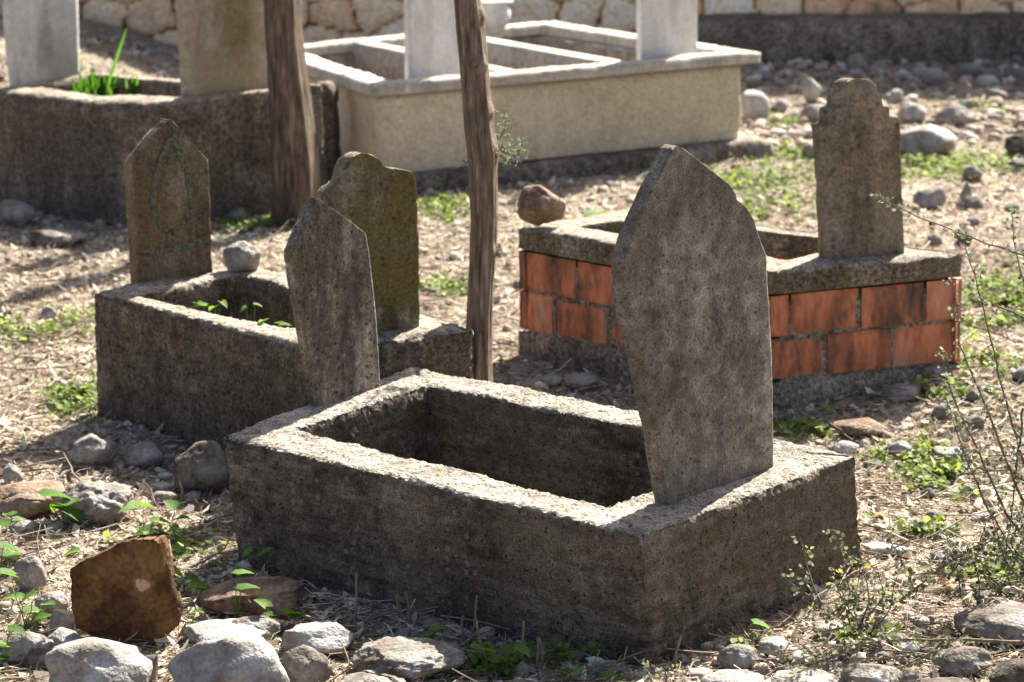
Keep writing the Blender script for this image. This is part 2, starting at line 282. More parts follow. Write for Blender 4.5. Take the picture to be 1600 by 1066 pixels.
def drop(p): return float(gz(p[0], p[1])[0])

def inside(px, py, poly):
    c = np.zeros(len(px), bool); n_ = len(poly)
    for i in range(n_):
        x1, y1 = poly[i][:2]; x2, y2 = poly[(i + 1) % n_][:2]
        c ^= ((y1 > py) != (y2 > py)) & (px < (x2 - x1) * (py - y1) / (y2 - y1 + 1e-12) + x1)
    return c
# ------------------------------------------------------------------ curbs: a rectangular ring of concrete with crumbling edges
def ring(OT, OB, IT, IB, res, chip=0.008, rough=0.003, seed=1, lay=0.0, dip=None):
    OT, OB, IT, IB = [np.asarray(a_, float) for a_ in (OT, OB, IT, IB)]
    n = len(OT); U = []; corner = []
    for i in range(n):
        k = max(3, int(np.linalg.norm(OT[(i + 1) % n] - OT[i]) / res))
        u = np.arange(k) / k
        def lp(A): return A[i] + (A[(i + 1) % n] - A[i]) * u[:, None]
        U.append([lp(OB), lp(OT), lp(IT), lp(IB)])
        Lg = np.linalg.norm(OT[(i + 1) % n] - OT[i]); corner.append(np.minimum(u, 1 - u) * Lg)
    ob, ot, it, ib = [np.concatenate([q[k] for q in U]) for k in range(4)]; cd = np.concatenate(corner)
    rows = []; ed = []
    def seg(A, B, last=False, eA=False, eB=False):
        Lg = np.mean(np.linalg.norm(B - A, axis=1)); k = max(2, int(Lg / res)); tt = np.arange(k + (1 if last else 0)) / k
        for t_ in tt:
            rows.append(A + (B - A) * t_); d = 9
            if eA: d = min(d, t_ * Lg)
            if eB: d = min(d, (1 - t_) * Lg)
            ed.append(d)
    seg(ob, ot, eB=True); n0 = len(rows); seg(ot, it, eA=True, eB=True); n1 = len(rows); seg(it, ib, last=True, eA=True)
    topf = np.array([0] * n0 + [1] * (n1 - n0 + 1) + [0] * (len(rows) - n1 - 1))
    V = np.concatenate(rows); R_, C_ = len(rows), len(ot); F = gridF(R_, C_, True)
    if np.dot(vnormals(V, F)[C_ * (R_ // 6)], V[C_ * (R_ // 6)] - V.mean(0)) < 0: F = F[:, ::-1]
    E = np.repeat(ed, C_); CD = np.tile(cd, R_); N_ = vnormals(V, F)
    # vertical outer corners count as edges too
    rowi = np.repeat(np.arange(R_), C_); outer = rowi < R_ * 0.5
    Ed = np.minimum(E, np.where(outer, CD * 1.0, 9))
    nz = fbm(V * 26, seed, 3); big = fbm(V * 8, seed + 9, 2)
    wgt = np.exp(-(Ed / (chip * 1.6)) ** 2)
    D = -wgt * chip * (0.75 + 1.3 * np.clip(nz + 0.25, 0, 1) + 1.6 * np.clip(big - 0.15, 0, 1) * 2)
    D += fbm(V * 45, seed + 3, 3) * rough + fbm(V * 5, seed + 4, 2) * rough * 2
    D += wgt * 0.0045 * vn(V * 95, seed + 21) + np.where(E < 8, 1, 1) * rough * 0.45 * vn(V * 110, seed + 22)
    if lay: D += fbm(V * np.array([3, 3, 30]), seed + 6, 3) * lay * (E > 0.02) * (np.abs(N_[:, 2]) < .5)
    global SUN_AND_WEAR
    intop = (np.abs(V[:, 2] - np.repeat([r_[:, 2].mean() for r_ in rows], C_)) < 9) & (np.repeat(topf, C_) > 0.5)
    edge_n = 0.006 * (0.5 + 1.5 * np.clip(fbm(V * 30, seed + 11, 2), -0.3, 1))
    SUN_AND_WEAR = np.where(intop, 1.0, np.clip(1 - (Ed - edge_n) / 0.004, 0, 1) * (E < 0.03)) * np.clip(0.85 + 0.5 * fbm(V * 10, seed + 12, 3), 0, 1)  # rim tops paler than sides: sun and shade put into colour, plus weathering
    V = V + N_ * D[:, None]
    return V, F
def quad_top(px, z): return [G(x, y, z) for x, y in px]
def down(T, z, out):
    T = np.array(T); c = T.mean(0); r = T.copy(); dv = T - c; dv[:, 2] = 0; r = T + dv / np.linalg.norm(dv, axis=1, keepdims=True) * out; r[:, 2] = z; return r
def loft_stone(Ls, Rs, thick, res, seed, chip=0.004, rough=0.0015):
    """face outline as paired left/right points from base to tip; thick = vector from the face to the back"""
    Ls, Rs = np.array(Ls, float), np.array(Rs, float)
    nc = max(4, int(np.max(np.linalg.norm(Rs - Ls, axis=1)) / res)); nt_ = max(3, int(np.linalg.norm(thick) / res))
    A, B, S = [Ls[0]], [Rs[0]], [0]
    for i in range(len(Ls) - 1):
        k = max(1, int(max(np.linalg.norm(Ls[i + 1] - Ls[i]), np.linalg.norm(Rs[i + 1] - Rs[i])) / res))
        for j in range(1, k + 1): A.append(Ls[i] + (Ls[i + 1] - Ls[i]) * j / k); B.append(Rs[i] + (Rs[i + 1] - Rs[i]) * j / k)
    rows = []; u = np.linspace(0, 1, nc + 1); v = np.linspace(0, 1, nt_ + 1)
    ed = []
    for a_, b_ in zip(A, B):
        fr = a_ + (b_ - a_) * u[:, None]; sd = b_ + thick * v[1:-1, None]; bk = (b_ + (a_ - b_) * u[:, None]) + thick; s2 = a_ + thick * (1 - v[1:-1, None])
        rows.append(np.concatenate([fr, sd, bk, s2])); w_ = np.linalg.norm(b_ - a_); t_ = np.linalg.norm(thick)
        e1 = np.minimum(u, 1 - u) * w_; e2 = np.minimum(v, 1 - v)[1:-1] * t_
        ed.append(np.concatenate([e1, e2, e1, e2]))
    V = np.concatenate(rows); R_, C_ = len(rows), len(rows[0]); F = gridF(R_, C_, True); E = np.concatenate(ed)
    # close the tip: pair front and back columns
    base = (R_ - 1) * C_; fi = base + np.arange(nc + 1); bi = base + nc + nt_ - 1 + 1 + np.arange(nc + 1)[::-1]
    bi = base + (nc + 1) + (nt_ - 1) + np.arange(nc + 1); bi = bi[::-1]
    cap = np.array([[fi[k], fi[k + 1], bi[k + 1], bi[k]] for k in range(nc)])
    F = np.concatenate([F, cap])
    fn = vnormals(V, F); mid = C_ * (R_ // 3) + nc // 2
    if np.dot(fn[mid], thick) > 0: F = F[:, ::-1]; fn = -fn
    if len(A) > 1: E = np.minimum(E, np.repeat(np.array([np.linalg.norm(a_ - A[-1]) + np.linalg.norm(b_ - B[-1]) for a_, b_ in zip(A, B)]) * 0.5, C_))
    wgt = np.exp(-(E / (chip * 2)) ** 2)
    D = -wgt * chip * (0.5 + 1.4 * np.clip(fbm(V * 30, seed, 3) + 0.2, 0, 1)) + fbm(V * 40, seed + 2, 3) * rough + fbm(V * 6, seed + 5, 2) * rough * 1.0
    return V + fn * D[:, None], F
def headstone(name, parent, mat, pairs, zb, axis, thick, res, seed, label=None, sink=0.03, stain=None, **kw):
    """pairs: [((xl,yl),(xr,yr)), ...] face outline in the photo, first pair on the plane z = zb"""
    P0, P1 = G(*pairs[0][0], zb), G(*pairs[0][1], zb); h = P1 - P0; n = np.cross(h, [0, 0, 1.0]); n /= np.linalg.norm(n)
    Ls = [onplane(*p[0], P0, n) for p in pairs]; Rs = [onplane(*p[1], P0, n) for p in pairs]
    Ls = [P0 - np.array([0, 0, sink])] + Ls; Rs = [P1 - np.array([0, 0, sink])] + Rs
    ax = np.array(axis, float); ax[2] = 0; ax /= np.linalg.norm(ax)
    V, F = loft_stone(Ls, Rs, ax * thick, res, seed, **kw)
    if stain is not None:
        global SUN_AND_WEAR
        C = (V - np.array([0, 0, HC])) @ RM; X = 800 + FPX * C[:, 0] / -C[:, 2]; Y = 533 - FPX * C[:, 1] / -C[:, 2]; SUN_AND_WEAR = stain(X, Y)
    o = obj(name, V, F, mat, parent)
    if label: o['label'] = label
    return o, P0, n

# --- front grave
FZ = 0.335
A_, B_, C_, D_ = quad_top([(1000, 836), (345, 680), (645, 571), (1340, 711)], FZ)
IT = quad_top([(946, 789), (466, 669), (668, 602), (1180, 703)], FZ)
OB = [G(1018, 1046, -0.0), G(370, 890, 0), None, G(1354, 884, 0)]
OB[2] = C_ + (OB[0] - A_) * -0.3; 
for p in OB: p[2] = -0.06
front = thing('grave', (A_ + C_) / 2 * np.array([1, 1, 0]), 'rough concrete grave in the foreground with a large pointed headstone and a small one', 'grave', 'open concrete graves')
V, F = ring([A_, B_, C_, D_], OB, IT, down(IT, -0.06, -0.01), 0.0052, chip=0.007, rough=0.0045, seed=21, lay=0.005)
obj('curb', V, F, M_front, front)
ax = (B_ - A_)
headstone('headstone', front, M_big, [((1043, 787), (1210, 731)), ((1037, 752), (1210, 700)), ((1020, 660), (1208, 610)), ((1006, 590), (1205, 530)), ((996, 540), (1203, 480)), ((984, 500), (1201, 450)), ((978, 468), (1200, 425)), ((976, 430), (1199, 400)), ((977, 402), (1190, 379)), ((985, 376), (1184, 358)),
    ((997, 348), (1181, 344)), ((1006, 328), (1168, 325)), ((1015, 309), (1152, 312)), ((1019, 300), (1149, 300)), ((1026, 284), (1142, 289)), ((1038, 260), (1120, 272)), ((1046, 244), (1100, 256)), ((1052, 233), (1082, 242)), ((1059, 227), (1066, 230))], FZ, ax, 0.042, 0.0065, 31, 'large pointed headstone tapering towards its foot', chip=0.0024, rough=0.0011)
headstone('headstone', front, M_small, [((497, 637), (595, 606)), ((485, 565), (592, 550)), ((471, 490), (587, 480)), ((461, 430), (581, 420)), ((457, 404), (576, 385)), ((457, 393), (572, 364)), ((476, 352), (540, 338)), ((489, 322), (512, 320)), ((494, 310), (499, 311))], FZ, ax, 0.037, 0.0065, 32, 'small mottled pointed headstone', chip=0.0022, rough=0.0011)

# --- left grave
LZ = 0.40
A2, B2, C2, D2 = quad_top([(482, 545), (142, 455), (392, 409), (742, 513)], LZ)
IT2 = quad_top([(478, 519), (213, 461), (372, 428), (640, 498)], LZ)
left = thing('grave', (A2 + C2) / 2 * np.array([1, 1, 0]), 'brown concrete grave behind the front one, with a stone painted with a faded green arch', 'grave', 'open concrete graves')
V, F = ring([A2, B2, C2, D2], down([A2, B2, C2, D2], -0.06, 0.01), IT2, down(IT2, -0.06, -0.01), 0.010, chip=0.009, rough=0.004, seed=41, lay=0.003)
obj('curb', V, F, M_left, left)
ax2 = B2 - A2
hs, P0, n = headstone('headstone', left, M_ochre, [((216, 443), (333, 427)), ((212, 350), (330, 335)), ((207, 256), (326, 250)), ((236, 218), (298, 218)), ((264, 187), (268, 187))], LZ, ax2, 0.05, 0.009, 42, 'pointed headstone with a faded green painted arch', chip=0.003)
headstone('headstone', left, M_olive, [((520, 529), (658, 511)), ((514, 430), (656, 400)), ((508, 330), (653, 300)), ((510, 306), (651, 279)), ((522, 293), (645, 268)), ((534, 285), (626, 264)), ((538, 275), (608, 262)), ((540, 264), (600, 258)), ((546, 252), (592, 248)), ((555, 243), (583, 242)), ((564, 239), (573, 239))], LZ, ax2, 0.055, 0.009, 43, 'olive mossy headstone with a domed top and sloping shoulders', chip=0.004)
def strip(pts, wpx, P0, n, off=0.004):
    """a thin painted line on the face plane"""
    P = np.array([onplane(x, y, P0, n) for x, y in pts]); nn = n if np.dot(n, -P0) > 0 else -n
    Q = [P[0]]
    for i in range(len(P) - 1):
        k = max(1, int(np.linalg.norm(P[i + 1] - P[i]) / 0.02))
        for j in range(1, k + 1): Q.append(P[i] + (P[i + 1] - P[i]) * j / k)
    Q = np.array(Q); tg = np.gradient(Q, axis=0); tg /= np.linalg.norm(tg, axis=1, keepdims=True); sd = np.cross(tg, nn)
    ww = (wpx / 2 / FPX * np.linalg.norm(P0)) * (1 + 0.45 * fbm(Q * 30, 4, 2))[:, None]
    V = np.concatenate([Q - sd * ww + nn * off, Q + sd * ww + nn * off]); k = len(Q)
    return V, np.array([[i, i + 1, k + i + 1, k + i] for i in range(k - 1)])
pp = [strip(p_, w_, P0, n) for p_, w_ in (([(268, 206), (258, 235), (246, 268), (240, 300), (238, 330)], 9), ([(268, 206), (280, 238), (292, 270), (298, 300), (295, 330)], 9), ([(238, 330), (250, 352), (268, 364), (284, 352), (295, 330)], 7), ([(222, 394), (255, 391), (290, 384), (329, 371)], 11), ([(266, 360), (266, 388)], 12))]
V, F, T = join([(v_, f_, 0.5) for v_, f_ in pp]); obj('painted_arch', V, F, M_paint, hs)

# --- brick grave
BZ = 0.455
capT = quad_top([(1206, 424), (806, 354), (980, 327), (1508, 396)], BZ)
capI = quad_top([(1232, 405), (905, 353), (992, 342), (1340, 378)], BZ)
capB = [c - np.array([0, 0, 0.075]) for c in capT]; capIB = [c - np.array([0, 0, 0.076]) for c in capI]
brick = thing('grave', (capT[0] + capT[2]) / 2 * np.array([1, 1, 0]), 'red clay block grave with a concrete cap and a stepped round-topped headstone', 'grave', 'open concrete graves')
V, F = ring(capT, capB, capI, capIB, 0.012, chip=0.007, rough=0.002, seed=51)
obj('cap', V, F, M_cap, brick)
bw_top = down(capB, capB[0][2] + 0.002, -0.007); bz0 = 0.10
def blocks(T, z0, z1, th, rows, wid, seed, inner):
    r = np.random.default_rng(seed); out = []; n_ = len(T); hh = (z1 - z0) / rows
    for s_ in range(n_):
        a_, b_ = T[s_].copy(), T[(s_ + 1) % n_].copy(); d = b_ - a_; d[2] = 0; Lg = np.linalg.norm(d); d /= Lg; nn = np.array([d[1], -d[0], 0]); 
        if np.dot(nn, a_ - T.mean(0)) < 0: nn = -nn
        for k in range(rows):
            x = -wid * (0.45 if k % 2 else 0.0)
            x = max(x, 0) if k % 2 == 0 else 0
            first = wid * 0.55 if k % 2 else wid
            while x < Lg - 0.02:
                w_ = min((first if x == 0 else wid) * r.uniform(0.93, 1.05), Lg - x)
                g = 0.005; g2 = 0.004; x0, x1 = x + g, x + w_ - g
                if x == 0: x0 = 0.0
                if Lg - (x + w_) < 0.03: w_ = Lg - x; x1 = Lg
                zz0, zz1 = z0 + k * hh + g2, z0 + (k + 1) * hh - g2; off = r.uniform(-0.004, 0.004)
                nx, nz_ = max(2, int((x1 - x0) / 0.02)), 7
                X, Z = np.meshgrid(np.linspace(x0, x1, nx + 1), np.linspace(zz0, zz1, nz_ + 1))
                Pf = a_[None] * np.array([1, 1, 0]) + X.ravel()[:, None] * d + Z.ravel()[:, None] * np.array([0, 0, 1.0])
                e_ = np.minimum(np.minimum(X - x0, x1 - X), np.minimum(Z - zz0, zz1 - Z)).ravel()
                grv = 0.0016 * (np.sin(Z.ravel() * 2 * np.pi / 0.021) > 0.6)
                Pf = Pf - nn * grv[:, None] + nn * (off - 0.006 * np.exp(-(e_ / 0.006) ** 2) + 0.0025 * fbm(Pf * 35, seed, 2))[:, None]
                # groove lines of the hollow block
                Vb = np.concatenate([Pf, (Pf - nn * 0.05)[[0, nx, (nx + 1) * (nz_ + 1) - 1, (nx + 1) * nz_]]]); Fb = gridF(nz_ + 1, nx + 1, False)
                m_ = len(Pf); bd = np.concatenate([Pf - nn * 0.03])
                Vb = np.concatenate([Pf, bd]); Fb2 = Fb[:, ::-1] + m_
                # side walls
                top = np.arange(nx) + (nx + 1) * nz_; bot = np.arange(nx); lf = np.arange(nz_) * (nx + 1); rt = lf + nx
                sw = [np.stack([bot, bot + 1, bot + 1 + m_, bot + m_], 1), np.stack([top, top + m_, top + 1 + m_, top + 1], 1), np.stack([lf, lf + m_, lf + nx + 1 + m_, lf + nx + 1], 1), np.stack([rt, rt + nx + 1, rt + nx + 1 + m_, rt + m_], 1)]
                out.append((Vb, np.concatenate([Fb, Fb2] + sw), r.uniform(0.25, 0.75)))
                x += w_
    return join(out)
V, F, T = blocks(bw_top, bz0, capB[0][2] - 0.004, 0.1, 2, 0.235, 5, None)
obj('block_wall', V, F, M_brick, brick, tone=T)
core = down(bw_top, bz0 - 0.03, -0.009); coreT = core.copy(); coreT[:, 2] = capB[0][2] + 0.001
coreI = down(capI, coreT[0][2], 0.002); coreIB = coreI.copy(); coreIB[:, 2] = -0.05
V, F = ring(coreT, core, coreI, coreIB, 0.03, chip=0.0, rough=0.0004, seed=53); obj('mortar_bed', V, F, M_mortar, brick)
plT = down(bw_top, bz0, 0.012); plB = down(bw_top, -0.06, 0.03); plI = down(coreI, bz0, -0.012)
V, F = ring(plT, plB, down(coreI, bz0, -0.03), down(coreI, -0.06, -0.03), 0.016, chip=0.012, rough=0.006, seed=54); obj('plinth', V, F, M_mortar, brick)
ax3 = capT[1] - capT[0]
headstone('headstone', brick, M_step, [((1301, 406), (1414, 396)), ((1297, 300), (1411, 300)), ((1291, 205), (1407, 200)), ((1290, 197), (1406, 188)), ((1302, 194), (1404, 184)), ((1303, 176), (1392, 181)), ((1304, 170), (1391, 167)), ((1314, 167), (1381, 164)), ((1315, 148), (1378, 148)), ((1318, 135), (1372, 135)), ((1326, 127), (1363, 127)), ((1338, 122), (1352, 122))], BZ, ax3, 0.06, 0.009, 55, 'stepped headstone with a rounded top', chip=0.004)

# --- cream three-pit grave at the back
CZ = 0.50
ct = quad_top([(583, 134), (398, 74), (861, 31), (1190, 81)], CZ)
cream = thing('family_grave', (ct[0] + ct[2]) / 2 * np.array([1, 1, 0]), 'long cream rendered grave with three pits and two white headstones', 'grave')
def along(p, q, t_): return np.array(p) + (np.array(q) - np.array(p)) * t_
wt = down(ct, CZ - 0.055, -0.05); e_ = (wt[3] - wt[0]) / np.linalg.norm(wt[3] - wt[0]); wt[3] -= e_ * 0.05; wt[2] -= e_ * 0.05; wb = wt.copy(); wb[:, 2] = 0.09; wi = down(wt, CZ - 0.055, -0.15); wib = wi.copy(); wib[:, 2] = -0.05
V, F = ring(wt, wb, wi, wib, 0.03, chip=0.006, rough=0.004, seed=61, lay=0.004); SUN_AND_WEAR = inside(V[:, 0], V[:, 1], down(wi, 0, 0.05)).astype(float); obj('rendered_wall', V, F, M_cream, cream)
ci = down(ct, CZ, -0.19)
V, F = ring(ct, [c - np.array([0, 0, 0.05]) for c in ct], ci, ci - np.array([0, 0, 0.05]), 0.022, chip=0.007, rough=0.004, seed=62); SUN_AND_WEAR = None; obj('cap', V, F, M_creamcap, cream)
def bar(a_, b_, wd, z0, z1, res, seed):
    a_, b_ = a_.copy(), b_.copy(); d = b_ - a_; d[2] = 0; d /= np.linalg.norm(d); s_ = np.array([-d[1], d[0], 0]) * wd / 2
    prof = [(-1, z0), (-1, z1), (1, z1), (1, z0)]; k = max(4, int(np.linalg.norm(b_ - a_) / res)); rows = []
    sub = []
    for (u0, w0), (u1, w1) in zip(prof, prof[1:]):
        m_ = 4
        for j in range(m_): sub.append((u0 + (u1 - u0) * j / m_, w0 + (w1 - w0) * j / m_))
    sub.append(prof[-1])
    for i in range(k + 1):
        p = a_ + (b_ - a_) * i / k
        rows.append([np.array([p[0], p[1], 0]) + s_ * u + np.array([0, 0, z]) for u, z in sub])
    V = np.array(rows).reshape(-1, 3); F = gridF(k + 1, len(sub), False); N_ = vnormals(V, F)
    up = N_[len(sub) * (k // 2) + len(sub) // 2][2]
    if up < 0: F = F[:, ::-1]; N_ = -N_
    return V + N_ * (fbm(V * 12, seed, 3) * 0.004)[:, None], F
for t0, t1, sd in ((0.335, 0.27, 64), (0.66, 0.63, 65)):
    V, F = bar(along(ci[0], ci[3], t0), along(ci[1], ci[2], t1), 0.10, 0.0, CZ - 0.004, 0.05, sd); SUN_AND_WEAR = np.clip((CZ - 0.03 - V[:, 2]) / 0.02, 0, 1); obj('divider', V, F, M_creamcap, cream)
sl_ = down(wt, 0.09, 0.15); slb = down(wt, -0.06, 0.17); sli = down(wt, 0.09, -0.04); 
V, F = ring(sl_, slb, sli, down(wt, -0.06, -0.04), 0.03, chip=0.012, rough=0.006, seed=66); obj('footing', V, F, M_slab, cream)
ax4 = ct[1] - ct[0]
headstone('headstone', cream, M_marble, [((640, 119), (722, 110)), ((639, 0), (723, -8)), ((638, -90), (724, -100)), ((652, -125), (712, -130)), ((680, -150), (688, -151))], CZ, ax4, 0.06, 0.02, 67, 'white marble headstone on the left part of the cream grave', chip=0.002, rough=0.0006)
headstone('headstone', cream, M_marble, [((1003, 90), (1090, 80)), ((1003, 0), (1090, -8)), ((1003, -100), (1091, -106)), ((1016, -138), (1078, -141)), ((1045, -166), (1052, -167))], CZ, ax4, 0.06, 0.02, 68, 'white marble headstone at the right end of the cream grave', chip=0.002, rough=0.0006)

# --- dark brown grave at the left back, top edge sagging
DZ = 0.53
dt = quad_top([(262, 160), (139, 157), (-20, 139), (128, 113), (298, 124), (506, 131)], DZ)
di = quad_top([(272, 149), (150, 146), (45, 133), (140, 118), (300, 130), (452, 136)], DZ)
dark = thing('grave', (dt[0] + dt[3]) / 2 * np.array([1, 1, 0]), 'dark brown rendered grave with a bowed front wall, green blades growing in it', 'grave', 'open concrete graves')
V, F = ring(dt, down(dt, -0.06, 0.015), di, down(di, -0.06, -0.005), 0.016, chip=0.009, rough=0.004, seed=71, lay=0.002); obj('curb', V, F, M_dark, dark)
ax5 = dt[2] - dt[0]
headstone('headstone', dark, M_marblegrey, [((28, 133), (126, 118)), ((20, 60), (124, 55)), ((16, 6), (122, -6)), ((40, -25), (98, -32)), ((66, -52), (70, -52))], DZ, ax5, 0.05, 0.02, 72, 'light grey marble headstone with a dark vertical stain', chip=0.002, rough=0.0006, stain=lambda X, Y: 0.6 * np.clip((8 + Y * 0.10 - abs(X - 71)) / 8, 0, 1) * np.clip((105 - Y) / 14, 0, 1))
headstone('headstone', dark, M_marbleolive, [((299, 152), (422, 135)), ((293, 60), (418, 45)), ((287, -40), (414, -50)), ((310, -75), (390, -82)), ((348, -110), (354, -110))], DZ, ax5, 0.055, 0.02, 73, 'pale headstone stained olive down the middle', chip=0.002, rough=0.0008, stain=lambda X, Y: 0.75 * np.clip((42 - abs(X - 366)) / 25, 0, 1) * np.clip((118 - Y) / 50, 0, 1))
# broken render lump standing at the right end of the dark grave
def footprint(px, z): return [G(x, y, z) for x, y in px]
pe = quad_top([(480, 139), (478, 127), (512, 124), (518, 134)], DZ + 0.01)

# ------------------------------------------------------------------ stone wall on its footing, along the back
WL = G(1600, 44, 0.24); WLl = G(0, 36, 0.24)
def back_wall():
    p0 = np.array([-7.0, 17.75, 0]); p1 = np.array([8.0, 16.15, 0]); d = p1 - p0; Lg = np.linalg.norm(d); d /= Lg; nn = np.array([d[1], -d[0], 0])
    zf, ztop = -0.05, 1.75
    wt_ = thing('retaining_wall', (p0 + p1) / 2, 'ochre limestone rubble wall on a dark concrete footing along the back', 'wall')
    # stones: jittered cells, bulging faces, recessed joints
    r = np.random.default_rng(3); cw, ch = 0.30, 0.21; nxc, nzc = int(Lg / cw) + 3, int((ztop - zf) / ch) + 3
    ii, kk = np.meshgrid(np.arange(nxc), np.arange(nzc)); sx = (ii - 1 + 0.5 * (kk % 2) + r.uniform(-0.30, 0.30, ii.shape)) * cw; sz = zf + (kk - 0.5 + r.uniform(-0.26, 0.26, ii.shape)) * ch
    tn = r.uniform(0.3, 0.95, ii.shape); 
    X, Z = np.meshgrid(np.arange(0, Lg, 0.022), np.arange(zf, ztop, 0.022))
    P = np.stack([X.ravel(), Z.ravel()], 1); 
    Pw = P + 0.03 * np.stack([fbm(np.c_[P * 5, P[:, :1] * 0], 1, 2), fbm(np.c_[P * 5, P[:, :1] * 0 + 9], 2, 2)], 1)
    ci_ = np.floor(Pw[:, 0] / cw).astype(int) + 1; ck = np.floor((Pw[:, 1] - zf) / ch + 0.5).astype(int)
    d1 = np.full(len(P), 9.0); d2 = d1.copy(); id1 = np.zeros(len(P), int)
    for a_ in (-2, -1, 0, 1, 2):
        for b_ in (-1, 0, 1, 2):
            i_ = np.clip(ci_ + a_, 0, nxc - 1); k_ = np.clip(ck + b_, 0, nzc - 1)
            dd = np.hypot((Pw[:, 0] - sx[k_, i_]) * 0.85, (Pw[:, 1] - sz[k_, i_]) * 1.2); nid = k_ * nxc + i_
            dd = np.where(nid == id1, np.where(d1 < 9, 9.0, dd), dd)
            m1 = dd < d1; d2 = np.where(m1, d1, np.minimum(d2, dd)); id1 = np.where(m1, nid, id1); d1 = np.where(m1, dd, d1)
    gap = d2 - d1; h = 0.035 * (1 - np.exp(-(gap / 0.035))) - 0.012 * np.exp(-(gap / 0.012) ** 2)
    h = h + 0.018 * fbm(np.c_[P * 12, id1 * 3.7], 5, 3) * np.clip(gap / 0.04, 0, 1)
    hz = (0.9 + 1.25 * P[:, 0] / Lg) / ztop; h = h - 0.0
    V = p0 + P[:, :1] * d + np.c_[np.zeros((len(P), 2)), np.where(P[:, 1] > 0.3, 0.3 + (P[:, 1] - 0.3) * (hz * ztop - 0.3) / (ztop - 0.3), P[:, 1])] + nn * h[:, None]
    tone = np.where(gap < 0.018, 0.08, tn.ravel()[id1])
    obj('stone_face', V, gridF(X.shape[0], X.shape[1], False), M_wall, wt_, tone=tone)
    # core and coping
    def box(a_, b_, y0, y1, z0, z1): 
        c = [a_ - nn * y for y in (y0, y1)] + [b_ - nn * y for y in (y1, y0)]
        lo = [q * np.array([1, 1, 0]) + np.array([0, 0, z0]) for q in c]; hi = [q * np.array([1, 1, 0]) + np.array([0, 0, z1]) for q in c]
        return np.array(lo + hi), np.array([[0, 1, 2, 3], [7, 6, 5, 4], [0, 4, 5, 1], [1, 5, 6, 2], [2, 6, 7, 3], [3, 7, 4, 0]])
    V, F = box(p0 - d * 0.1, p1 + d * 0.1, 0.03, 0.5, -0.1, ztop + 0.03); V[[4, 5], 2] = 0.93; V[[6, 7], 2] = 2.18; obj('wall_core', V, F, M_slab, wt_, smooth=False)
    # footing with a rough front edge
    nxf = int(Lg / 0.05); prof = [(-0.36, -0.1), (-0.36, 0.0), (-0.355, 0.08), (-0.35, 0.16), (-0.34, 0.225), (-0.32, 0.24), (-0.2, 0.242), (-0.1, 0.245), (0.05, 0.25)]
    s0_ = 8.2; V = np.array([[p0 + d * (s0_ + (Lg - s0_) * i / nxf) + nn * -a_ * 1.0 + np.array([0, 0, b_]) for a_, b_ in prof] for i in range(nxf + 1)]).reshape(-1, 3)
    F = gridF(nxf + 1, len(prof), False); N_ = vnormals(V, F)
    if N_[3][1] > 0: F = F[:, ::-1]; N_ = -N_
    V = V + N_ * (fbm(V * 7, 8, 4) * 0.02)[:, None]
    obj('footing', V, F, M_slab, wt_)
back_wall()

# ------------------------------------------------------------------ white urn behind the cream grave
def lathe(prof, c, k=28):
    a_ = np.arange(k) * 2 * np.pi / k; V = np.array([[c[0] + r * np.cos(t), c[1] + r * np.sin(t), c[2] + z] for r, z in prof for t in a_]); F = gridF(len(prof), k, True); return V, F[:, ::-1] if False else F
up_ = G(768, 62, 0.42); up_ = atY(768, 40, 14.35)
urn = thing('urn', (up_[0], up_[1], 0), 'small white urn on a stone post behind the cream grave', 'urn')
V, F = lathe([(0.0, -0.075), (0.05, -0.075), (0.055, -0.065), (0.03, -0.05), (0.035, -0.035), (0.075, -0.005), (0.098, 0.035), (0.10, 0.065), (0.088, 0.095), (0.082, 0.102), (0.11, 0.115), (0.112, 0.13), (0.09, 0.132), (0.075, 0.10), (0.0, 0.09)], up_)
obj('bowl', V, F, M_marble, urn)
V, F = lathe([(0.075, -up_[2] - 0.05), (0.07, -0.12), (0.085, -0.115), (0.085, -0.078), (0.0, -0.077)], up_); obj('post', V, F, M_creamcap, urn)

